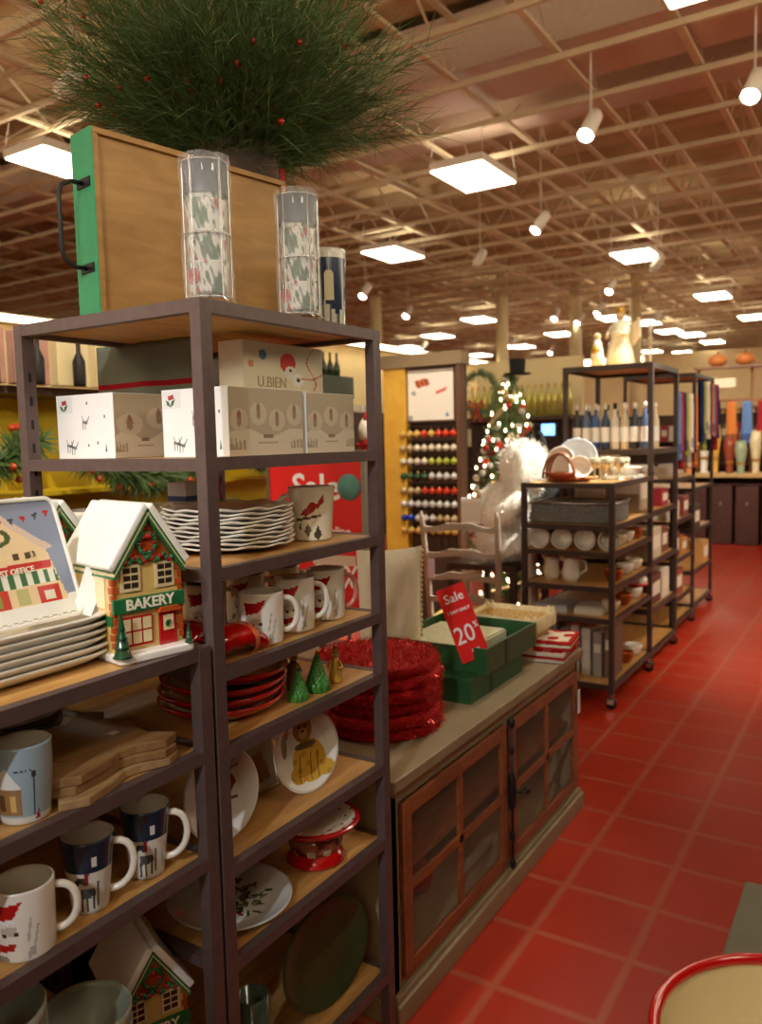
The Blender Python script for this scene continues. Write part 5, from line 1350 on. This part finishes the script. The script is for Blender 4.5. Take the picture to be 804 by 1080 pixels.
o = MB().lathe([(.07, 0), (.075, .01), (.075, .16), (.07, .17), (.06, .17), (.06, .02), (0, .02)], mat('red_candy', (150, 34, 34), .3), 20, capb=False).build('canister', None, 0, (-1.79, 4.9, .7005)); tag(o, 'dark red canister deep on the second shelf of the caster unit', 'canister')

# top of the caster unit: plates, copper tray, fur
copper = mat('copper', (176, 92, 40), .28, .7)
o = MB().lathe([(0, 0), (.10, .0), (.13, .018), (.135, .02), (.10, .006), (0, .006)], copper, 40, capb=False).build('copper_tray', None, 0, (-1.60, 4.62, 1.2905)); o.scale = (1.1, .9, 1); tag(o, 'copper coloured oval tray on top of the caster unit', 'tray')
for k, (x, y, r, az, ln, lb) in enumerate([(-1.66, 4.95, .125, -75, .25, 'large blue white plate standing on top of the caster unit'), (-1.73, 4.86, .10, -100, .3, 'white bowl leaning against the large blue white plate'), (-1.60, 4.80, .07, -60, .4, 'small white dish tilted in front of the large plate')]):
    o = MB().lathe(plate_prof(r, .03), mat('blue_white', (206, 212, 222), .2, coat=.4) if k == 0 else WHITE, 40, capb=False).build('plate'); o.matrix_world = T(x, y, 1.292+r*.96) @ RZ(R(az)) @ RY(PI/2-ln); tag(o, lb, 'plate')
t = thing('wire_basket', 'dark wire loop basket on top of the caster unit', 'basket', (-1.70, 4.72, 1.291), 0)
for k in range(3): MB().tube([(.10*math.cos(PI*i/14)*(1-.1*k), .03*k, .012+.15*math.sin(PI*i/14)) for i in range(15)], .008, BRN, 8).build('loop', t)
MB().lathe([(.05, 0), (.09, .03), (.1, .05), (.09, .05), (0, .02)], mat('rust_bowl', (132, 70, 40), .5), 24, T(0, .03, 0)).build('bowl', t)
glass0 = None
for k in range(7):
    if glass0 is None:
        glass0 = thing('goblet', '', 'goblet'); MB().lathe([(.03, 0), (.028, .004), (.005, .01), (.005, .06), (.03, .085), (.034, .13), (.032, .13), (.028, .09), (0, .07)], mat('mercury_glass', (206, 196, 168), .15, .5), 20, capb=False).build('bowl_and_stem', glass0); o = glass0
    else: o = dup(glass0)
    o.location = (-1.52+.075*(k % 3), 4.85+.11*(k//3), 1.2905); o['label'] = 'silvery gold goblet on top of the caster unit, %s row, %s' % (['front', 'middle', 'back'][k//3], ['left', 'centre', 'right'][k % 3]); o['group'] = 'mercury glass goblets'; o['category'] = 'goblet'
for k, (x, y, z, m_) in enumerate([(-1.36, 4.62, .9005, WHITE), (-1.36, 4.78, .9005, CREAM), (-1.36, 4.95, .9005, WHITE), (-1.36, 5.15, .9005, copper), (-1.36, 4.7, .7005, copper), (-1.36, 4.95, .7005, WHITE), (-1.36, 5.15, .7005, CREAM), (-1.36, 4.65, .5205, CREAM), (-1.36, 4.9, .5205, copper), (-1.36, 5.15, .5205, WHITE), (-1.37, 4.98, .1405, copper), (-1.37, 5.18, .1405, WHITE)]):
    sh = {.9005: 'first', .7005: 'second', .5205: 'third', .1405: 'bottom'}[z]; cn = 'white' if m_ is WHITE else 'cream' if m_ is CREAM else 'copper'
    o = MB().lathe(bowl_prof(.055, .07), m_, 28, capb=False).build('bowl', None, 0, (x, y, z)); o.rotation_euler = (0, 0, 0)
    tag(o, '%s bowl %s on the aisle side of the caster unit, %s shelf' % (cn, 'near' if y < 4.8 else 'midway' if y < 5.1 else 'far', sh), 'bowl')
o = MB().box(-.08, .08, -.12, .12, 0, .02, WHITE).lathe([(.07, .02), (.10, .07), (.095, .07), (0, .03)], WHITE, 24, capb=False).build('serving_dish', None, .003, (-1.37, 5.0, 1.2905)); tag(o, 'white serving dish on the aisle edge of the caster unit top', 'dish')
def furblob(label, loc, sc, seed, col=FUR, n=3, name='fur_throw', cat='throw'):
    b = MB(); q = random.Random(seed); vs = []; fs = []; N, Mr = 44, 26
    ph = [(q.uniform(1, 5), q.uniform(1, 5), q.uniform(0, 6), q.uniform(.04, .12)) for _ in range(7)]
    for j in range(Mr+1):
        t_ = PI*j/Mr
        for i in range(N):
            a = 2*PI*i/N; r = 1+sum(am*math.sin(k1*a+p+k2*t_)*math.sin(t_) for k1, k2, p, am in [(round(x), y, z, w_) for x, y, z, w_ in ph])+q.uniform(-.03, .03)
            z = math.cos(t_)*r; vs.append((sc[0]*r*math.sin(t_)*math.cos(a), sc[1]*r*math.sin(t_)*math.sin(a), sc[2]*max(z, -.75)))
    for j in range(Mr):
        for i in range(N): i2 = (i+1) % N; fs.append((j*N+i, (j+1)*N+i, (j+1)*N+i2, j*N+i2))
    b.add(vs, fs, col, True)
    for i in range(1400 if col is FUR else 0):
        v = Vector(q.choice(vs)); d = (v.normalized()+Vector((q.gauss(0, .4), q.gauss(0, .4), q.gauss(0, .4)))).normalized(); s_ = d.orthogonal().normalized()*.004; b.add([v-s_, v+s_, v+d*.035], [(0, 1, 2)], col)
    o = b.build(name, None, 0, loc); return tag(o, label, cat)
t = thing('display_table', 'dark table carrying the white fur throws left of the caster unit', 'table', (-2.23, 5.02, 0)); 
MB().box(-.24, .24, -.31, .31, .70, .74, DKF).build('top', t, .003)
for sx in (-1, 1):
    for sy in (-1, 1): MB().box(sx*.22-.02, sx*.22+.02, sy*.28-.02, sy*.28+.02, 0, .70, DKF).build('leg', t)
furblob('bright white fur throw heaped highest beside the caster unit top', (-2.02, 4.95, 1.33), (.13, .13, .19), 3)
furblob('white fur throw heaped above the ladder back chair', (-2.14, 4.93, 1.09), (.18, .15, .16), 4)
furblob('white fur throw lying low behind the chair slats', (-2.16, 4.98, .85), (.2, .2, .13), 6)
PKF = mat('pinkish_fur', (214, 196, 180), .95, bump=.6, nscale=50)
furblob('pinkish white plush throw hanging beside the left post of the caster unit', (-1.93, 4.82, .36), (.06, .08, .58), 7, PKF)
furblob('black fleece throw heaped behind the white fur, below the gold row', (-2.05, 5.24, 1.08), (.15, .09, .48), 8, mat('black_fleece', (30, 30, 30), .95), name='fleece_throw')
for k, x in enumerate((-2.28, -2.06)):
    o = MB().box(-.08, .08, -.02, .02, 0, .17, WHITEP).box(-.075, .075, -.024, -.02, .02, .15, PRINT, col=(226, 222, 214)).build('white_sign', None, .003, (x-.06, 4.85, 1.03)); tag(o, ['left white card behind the top slat of the chair', 'right white card behind the top slat of the chair'][k], 'card')
    o.location.z = .99
# angel on the tall unit
t = thing('angel_statue', 'cream robed angel statue with a gold crown on the tall far unit', 'statue', (-1.60, 5.68, 2.0205), -.5)
AN = mat('cream_robe', (236, 228, 200), .6)
MB().lathe([(.10, 0), (.105, .01), (.085, .12), (.06, .2), (.075, .26), (.045, .31), (.02, .325), (0, .326)], AN, 28).build('robe', t)
MB().ball((0, 0, .35), .032, mat('angel_face', (226, 196, 156), .6)).build('head', t)
b = MB()
for sx in (-1, 1): b.tube([(sx*.06, 0, .29), (sx*.085, -.04, .22), (sx*.03, -.09, .23)], [.022, .02, .012], AN, 8)
b.build('arm', t)
b = MB(); b.lathe([(.032, .37), (.036, .40), (.03, .40), (.028, .375)], mat('gold_trim', (196, 150, 60)), 12, capb=False)
for i in range(6): a = PI*i/3; b.prism([(-.006, .395), (.006, .395), (0, .42)], -.001, .001, MATS['gold_trim'], T(.033*math.cos(a), .033*math.sin(a), 0) @ RZ(a+PI/2))
b.build('crown', t)
for sx in (-1, 1): MB().prism([(0, .16), (sx*.06, .14), (sx*.13, .2), (sx*.12, .33), (sx*.06, .29), (0, .27)], .05, .065, AN).build('wing', t)
t = thing('cherub_statue', 'small cream and gold cherub left of the angel statue', 'statue', (-1.72, 5.55, 2.0205), 0)
MB().lathe([(.04, 0), (.045, .08), (.03, .16), (.02, .19), (0, .19)], AN, 18).build('body', t); MB().ball((0, 0, .21), .026, MATS['angel_face']).build('head', t); MB().ball((0, -.03, .12), .03, MATS['gold_trim']).build('harp', t)
t = thing('candlestick', 'slim pale candlestick right of the angel statue', 'candlestick', (-1.45, 5.9, 2.0205)); MB().lathe([(.035, 0), (.01, .02), (.01, .2), (.02, .21), (.012, .22)], AN, 14).build('stem', t); MB().lathe([(.011, .22), (.011, .32), (0, .325)], WHITE, 12).build('candle', t)

# bottles / dolls hanging rows in the tall unit
cs = [('navy', (44, 58, 92)), ('white', (214, 208, 196)), ('slate blue', (80, 100, 140)), ('black', (40, 38, 44)), ('cream', (206, 190, 156)), ('blue', (56, 90, 150))]
for (zz, n_, y_, wh) in ((1.4605, 8, 5.48, 'front'), (1.4605, 8, 5.75, 'back')):
    for k in range(n_):
        cn, cc = cs[(k*2+int(y_*10)) % 6] if (k+int(y_*10)) % 2 else cs[(k+3) % 6]
        t = thing('soap_bottle', '%s bottle, %s in the %s row of the angel unit' % (cn, ['first', 'second', 'third', 'fourth', 'fifth', 'sixth', 'seventh', 'eighth'][k], wh), 'bottle', (-1.84+.066*k, y_, zz), .3*k, '%s bottles, %s row' % (cn, wh))
        m_ = mat('bottle_'+cn.replace(' ', '_'), cc, .3)
        MB().lathe([(.026, 0), (.028, .01), (.028, .19), (.012, .24), (.011, .28), (0, .281)], m_, 16).build('bottle_body', t); MB().lathe([(.013, .27), (.013, .31), (0, .312)], WHITE if cn != 'white' else BLACK, 12).build('cap', t); MB().lathe([(.0286, .05), (.0286, .15)], WHITEP, 16, capb=False).build('label_band', t)
for (x, y, z, w_, d_, h_, col, lb) in [(-1.74, 5.55, 1.0505, .22, .24, .22, (186, 166, 140), 'beige carton on the angel unit, left'), (-1.50, 5.55, 1.0505, .2, .24, .24, (176, 154, 132), 'beige carton on the angel unit, right'), (-1.42, 5.9, 1.0505, .16, .2, .12, (150, 34, 48), 'dark red carton on the angel unit, aisle side'),
        (-1.42, 5.6, .7205, .18, .3, .2, (196, 184, 160), 'cream carton low on the angel unit'), (-1.42, 5.9, .7205, .16, .2, .18, (112, 60, 44), 'brown carton low on the angel unit'), (-1.42, 5.6, .4005, .18, .3, .2, (96, 50, 36), 'brown carton near the bottom of the angel unit'), (-1.42, 5.9, .4005, .18, .2, .2, (206, 196, 180), 'pale carton near the bottom of the angel unit'), (-1.7, 5.6, .7205, .24, .2, .24, (110, 100, 90), 'grey carton deep on the angel unit'),
        (-1.46, 6.4, .9005, .18, .2, .14, (206, 200, 186), 'white carton on the unit beyond the angel, upper shelf'), (-1.46, 6.75, .9005, .18, .2, .16, (120, 52, 40), 'rust carton on the unit beyond the angel, upper shelf'), (-1.46, 6.4, .6005, .18, .24, .2, (80, 44, 36), 'dark carton on the unit beyond the angel, middle shelf'), (-1.46, 6.75, .6005, .16, .2, .12, (180, 120, 60), 'tan carton on the unit beyond the angel, middle shelf'), (-1.46, 6.5, .3005, .18, .3, .2, (140, 60, 44), 'reddish carton on the unit beyond the angel, low shelf'),
        (-1.46, 7.2, .7505, .18, .24, .2, (60, 44, 40), 'dark carton on the scarf unit, middle shelf'), (-1.46, 7.6, .4005, .18, .24, .2, (190, 140, 80), 'tan carton on the scarf unit, low shelf')]:
    t = thing('carton', lb, 'box', (x, y, z), 0); MB().box(-w_/2, w_/2, -d_/2, d_/2, 0, h_, PRINT, col=col).build('box', t, .003); MB().box(w_/2, w_/2+.001, -d_/2+.03, d_/2-.03, h_*.3, h_*.75, PRINT, col=(220, 212, 196)).build('printed_label', t)
for k, (x, y, z, r) in enumerate([(-1.44, 6.3, 1.2205, .08), (-1.44, 6.5, 1.2205, .09), (-1.46, 6.73, 1.2205, .085), (-1.66, 6.4, 1.2205, .09), (-1.68, 6.65, 1.2205, .08)]):
    o = MB().lathe(bowl_prof(r, r*1.1), WHITE, 32, capb=False).build('bowl', None, 0, (x, y, z)); tag(o, ['nearest aisle side', 'middle aisle side', 'farthest aisle side', 'nearer rear', 'farther rear'][k]+' white bowl on top of the unit beyond the angel', 'bowl')
# plate jutting low
t = thing('cake_stand', 'white covered cake dish jutting out low beside the aisle', 'cake stand', (-1.255, 5.48, .40), 0); MB().lathe([(.06, 0), (.02, .02), (.02, .06), (.09, .08), (.09, .09), (0, .09)], REDG, 24).build('foot', t); MB().lathe([(.085, .09), (.08, .12), (.04, .15), (0, .155)], WHITE, 24).build('dome', t)
t.location = (-1.37, 5.2, .5205); t['label'] = 'white domed cake dish with red foot, far end of the caster unit shelf'
# scarves hanging on the far unit
sc_cols = [('navy', (36, 46, 84)), ('white', (220, 216, 206)), ('sky blue', (96, 128, 176)), ('lime', (150, 158, 70)), ('black', (34, 32, 40)), ('red', (160, 40, 44)), ('cream', (206, 190, 160)), ('orange', (200, 120, 60))]
def scarf(label, x, y, z, h_, w_, col, rz, grp=None):
    b = MB(); N = 7; vs = []; fs = []
    for j in range(13):
        v = j/12
        for i in range(N+1): u = i/N; vs.append(((u-.5)*w_*(.6+.4*v), .018*math.sin(u*9+v*2), -h_*v))
    for j in range(12):
        for i in range(N): a = j*(N+1)+i; fs.append((a, a+N+1, a+N+2, a+1))
    cols = [((int(col[0]*.7), int(col[1]*.7), int(col[2]*.8)) if j in (9, 10) else col) for j in range(12) for i in range(N)]
    b.add(vs, fs, CLOTHP, True, None, cols); o = b.build('scarf', None, 0, (x, y, z), rz); s_ = o.modifiers.new('thick', 'SOLIDIFY'); s_.thickness = .012
    return tag(o, label, 'scarf', grp)
k = 0
for row, (xx, ybase, n_, zt) in enumerate([(-1.345, 7.05, 9, 1.98), (-1.345, 6.2, 8, 1.86)]):
    if row == 1:
        t = thing('scarf_rail', 'dark rail on two uprights above the unit beyond the angel', 'rail', (-1.345, 6.55, 1.2205)); MB().tube([(0, -.36, .64), (0, .36, .64)], .01, BLACK, 8).build('bar', t)
        for s_ in (-1, 1): MB().tube([(0, s_*.34, 0), (0, s_*.34, .66)], .012, BLACK, 8).build('upright', t)
    for i in range(n_):
        cn, cc = sc_cols[(i*3+row*2) % 8]; scarf('%s scarf hanging %s' % (cn, 'on the far scarf unit' if row == 0 else 'from the rail beyond the angel unit'), xx+.02, ybase+.06+.085*i, zt, .5+.08*math.sin(i*2), .10, cc, PI/2+.5, '%s scarves, %s' % (cn, 'far unit' if row == 0 else 'rail'))
# ================================================================== DISPLAY ACROSS THE END OF THE AISLE (Y 12)
t = thing('end_display', 'broad dark display table across the far end of the red aisle', 'table', (-1.55, 12.3, 0)); MB().box(-1.0, 1.6, -.35, .35, .93, .98, wood('tan_top', (170, 134, 80), (190, 156, 100))).build('top', t, .005)
MB().box(-.95, 1.55, .1, .32, 0, .93, mat('dark_back', (54, 34, 30), .7)).build('back_panel', t)
HM = mat('brown_hamper', (66, 34, 28), .6, noise=.35, nscale=60, bump=.5)
hp = thing('hamper', '', 'basket'); MB().box(-.15, .15, -.14, .14, 0, .82, HM).build('woven_body', hp, .02); MB().tube([(-.152, -.142, .83), (.152, -.142, .83), (.152, .142, .83), (-.152, .142, .83)], .016, HM, 8, True).build('rim', hp); MB().box(-.015, .015, -.146, -.14, .55, .6, mat('hamper_tag', (120, 84, 74), .6)).build('tag', hp)
for k in range(7):
    o = hp if k == 0 else dup(hp); o.location = (-2.3+.335*k, 12.05, 0); o['group'] = 'tall brown hampers'; o['label'] = '%s tall brown woven hamper from the left in the row under the end display' % ['first', 'second', 'third', 'fourth', 'fifth', 'sixth', 'seventh'][k]; o['category'] = 'basket'
q = random.Random(12)
hues = [('orange', (196, 112, 50)), ('white', (220, 214, 200)), ('gold', (200, 150, 60)), ('rust', (140, 60, 40)), ('sage', (140, 150, 120)), ('cream', (214, 196, 150)), ('brown', (96, 66, 46))]
for k in range(14):
    cn, cc = hues[k % 7]; h_ = .45+.35*q.random(); x = -2.42+.17*k
    t = thing('cone_vase', '%s tall tapering vase on the end display, %s' % (cn, 'left half' if k < 7 else 'right half'), 'vase', (x, 12.1+.16*(k % 2), .9805), k); m_ = mat('cone_'+cn, cc, .4, noise=.1)
    MB().lathe([(.06, 0), (.045, .03), (.05, h_*.3), (.085, h_*.75), (.06, h_), (.05, h_), (0, h_*.9)], m_, 18).build('vase_body', t); MB().lathe([(.052, h_*.28), (.056, h_*.34)], MATS['gold_trim'], 18, capb=False).build('band', t)
t = thing('hanging_rack', 'tall pale rack with a cream sign above the end display', 'rack', (-1.8, 12.35, .9805)); 
for x in (-.55, .15, 1.2): MB().tube([(x, 0, 0), (x, 0, 1.5)], .02, BRN, 8).build('upright', t)
MB().box(-.55, -.05, -.06, -.03, 1.2, 1.33, CREAM).build('sign_panel', t); MB().box(-.6, 1.25, -.02, .02, 1.0, 1.04, BRN).build('crossbar', t)
for k in range(9):
    cn, cc = sc_cols[(k*3+1) % 8]; scarf('%s scarf on the rack of the end display' % cn, -2.3+.2*k, 12.28, 1.98, .6, .16, cc, 0, '%s scarves, end display' % cn)
for k in range(5):
    o = thing('pumpkin', ['orange pumpkin on the end display rack, leftmost', 'orange pumpkin on the end display rack, second', 'orange pumpkin on the end display rack, middle', 'orange pumpkin on the end display rack, fourth', 'orange pumpkin on the end display rack, rightmost'][k], 'pumpkin', (-2.1+.36*k, 12.35, 2.02+.4605)); b = MB(); vs = []; fs = []
    for j in range(9):
        for i in range(24): a = 2*PI*i/24; t_ = PI*j/8; rr = .12*(1+.1*abs(math.sin(a*4))); vs.append((rr*math.sin(t_)*math.cos(a), rr*math.sin(t_)*math.sin(a), .09+.09*math.cos(t_)))
    for j in range(8):
        for i in range(24): i2 = (i+1) % 24; fs.append((j*24+i, (j+1)*24+i, (j+1)*24+i2, j*24+i2))
    b.add(vs, fs, mat('pumpkin_skin', (206, 124, 60), .5), True); b.build('pumpkin_skin', o); MB().tube([(0, 0, .17), (.01, 0, .22)], .012, BRN, 8).build('stem', o)
MB().box(-.6, 1.25, -.12, .12, 1.47, 1.5, BRN).build('top_board', t)
# gold row display between tree and angel unit
t = thing('far_gondola', 'cream gondola with gold goods and a small screen behind the white fur', 'gondola', (-3.7, 9.2, 0)); MB().box(-.75, .6, 0, .3, 0, 1.75, mat('dark_back', (54, 34, 30))).build('back', t); MB().box(-.75, .6, -.2, .3, 1.75, 1.8, DKW).build('shelf', t); MB().box(-.75, .6, .2, .3, 1.8, 2.5, WALLM).build('upper_panel', t)
MB().box(.25, .45, -.24, -.2, 1.55, 1.72, BLACK).box(.27, .43, -.245, -.24, 1.57, 1.70, mat('blue_screen', (60, 110, 200), .3, emit=((.2, .5, 1), 2))).build('screen', t)
NWB = 'one two three four five six seven eight nine ten eleven twelve thirteen fourteen fifteen sixteen'.split()
q = random.Random(2); g0 = None
for k in range(16):
    if g0 is None: g0 = thing('gold_bottle', '', 'bottle'); MB().lathe([(.035, 0), (.036, .22), (.014, .30), (.014, .36), (0, .362)], mat('gold_glass', (186, 176, 84), .25, .3), 14).build('bottle_body', g0); MB().lathe([(.015, .34), (.015, .38), (0, .38)], MATS['gold_trim'], 10).build('cap', g0); o = g0
    else: o = dup(g0)
    o.location = (-4.38+.082*k, 9.1, 1.8005); o['label'] = 'gold green bottle number %s from the left in the row behind the Christmas tree' % NWB[k]; o['group'] = 'gold green bottles'; o['category'] = 'bottle'
# more far gondolas to fill the horizon
GDS = {}
GNM = {(200, 186, 150): 'beige', (150, 40, 40): 'red', (60, 80, 120): 'blue', (210, 204, 190): 'white', (180, 140, 70): 'ochre', (80, 90, 70): 'green', (120, 84, 60): 'brown'}
NW = 'one two three four five six seven eight nine ten eleven twelve thirteen fourteen fifteen sixteen seventeen eighteen nineteen twenty'.split()
def far_gondola(label, x, y, w_, h_, cols_, seed, rz=0):
    t = thing('store_gondola', label, 'gondola', (x, y, 0), rz); MB().box(-w_/2, w_/2, 0, .3, 0, h_, DKW).build('back', t)
    q = random.Random(seed); z = .15; n_ = 0
    while z < h_-.1:
        MB().box(-w_/2, w_/2, -.35, 0, z-.03, z, DKW).build('shelf', t)
        xx = -w_/2+.05
        while xx < w_/2-.15:
            ww = q.uniform(.08, .2); hh = q.uniform(.15, .32); cc = q.choice(cols_); n_ += 1
            if z > 1.3 and 'out of view' not in label and 'viewer' not in label:
                P_ = T(x, y, 0) @ RZ(rz) @ Vector((xx+ww/2, -.16, z+.0005))
                if cc not in GDS: GDS[cc] = MB().box(-.5, .5, -.14, .14, 0, 1, PRINT, col=cc).box(-.35, .35, -.1402, -.14, .3, .7, PRINT, col=(216, 206, 184)).build('carton'); o = GDS[cc]
                else: o = GDS[cc].copy(); COL.objects.link(o)
                o.location = P_; o.rotation_euler = (0, 0, rz); o.scale = (ww, 1, hh)
                where = label.split('mixed goods ')[1]; sh = int(z/.42)+1
                where = {'left of the columns': 'left of the columns', 'behind the angel': 'behind the angel', 'behind the end display': 'behind the end display', 'along the lit valance': 'along the lit valance', 'far behind the scarves': 'behind the scarves'}.get(where, 'beyond the yellow gondola')
                tag(o, '%s carton %s from the left, %s shelf, gondola %s' % (GNM[cc], NW[min(n_, 20)-1], {4: 'fourth', 5: 'top'}.get(sh, 'upper'), where), 'box', 'cartons on the gondola '+where)
            xx += ww+.015
        n_ = 0; z += .42
    return t
mixc = [(200, 186, 150), (150, 40, 40), (60, 80, 120), (210, 204, 190), (180, 140, 70), (80, 90, 70), (120, 84, 60)]
far_gondola('distant gondola of mixed goods left of the columns', -5.6, 13.5, 2.6, 1.9, mixc, 1); far_gondola('distant gondola of mixed goods behind the angel', -3.2, 16, 2.6, 1.9, mixc, 2)
far_gondola('distant gondola of mixed goods behind the end display', -2.0, 20, 3.5, 2.1, mixc, 3); far_gondola('distant gondola of mixed goods along the lit valance', -7.3, 12, 4, 2.0, mixc, 4, -PI/2); far_gondola('distant gondola of mixed goods far behind the scarves', .6, 15, 2.6, 2.1, mixc, 6)
far_gondola('gondola of mixed goods between the yellow gondola and the lit partition', -5.6, 6.0, 3, 1.6, mixc, 8, -PI/2)
# unseen gondolas added right of the aisle and behind the camera to block light
far_gondola('gondola of mixed goods on the right side of the aisle, out of view', 1.0, 1.9, 6.6, 2.35, mixc, 9, -PI/2); far_gondola('gondola of mixed goods standing behind the viewer', -.9, -1.6, 2.2, 2.2, mixc, 10, PI)

# ================================================================== TABLE AND BOWL, lower right
t = thing('side_table', 'grey green table at the lower right corner carrying the big bowl', 'table', (.0, 1.17, 0))
SG = mat('grey_green_paint', (112, 112, 92), .5, noise=.08)
MB().box(-.20, .45, -.5, .353, .72, .75, SG).build('top', t, .003)
MB().box(-.17, .42, -.46, .32, .62, .72, SG).build('apron', t)
for sx in (-.16, .40):
    for sy in (-.45, .30): MB().box(sx-.01, sx+.03, sy-.02, sy+.02, 0, .62, SG).build('leg', t)
t = thing('enamel_bowl', 'large cream bowl with a thick red rim at the lower right corner', 'bowl', (-.052, .932, .7505))
pr = [(.06, 0), (.075, 0), (.08, .012), (.12, .03), (.155, .075), (.166, .12), (.168, .135)]
pi_ = [(.158, .135), (.148, .08), (.115, .036), (.06, .018), (0, .016)]
MB().lathe(pr, REDG, 72).build('outer_shell', t); MB().lathe(pi_, mat('cream_enamel', (222, 206, 160), .25, coat=.4), 72, capb=False).build('inside', t)
MB().tube([(.163*math.cos(2*PI*i/72), .163*math.sin(2*PI*i/72), .135) for i in range(72)], .0075, REDG, 10, True).build('rim', t)
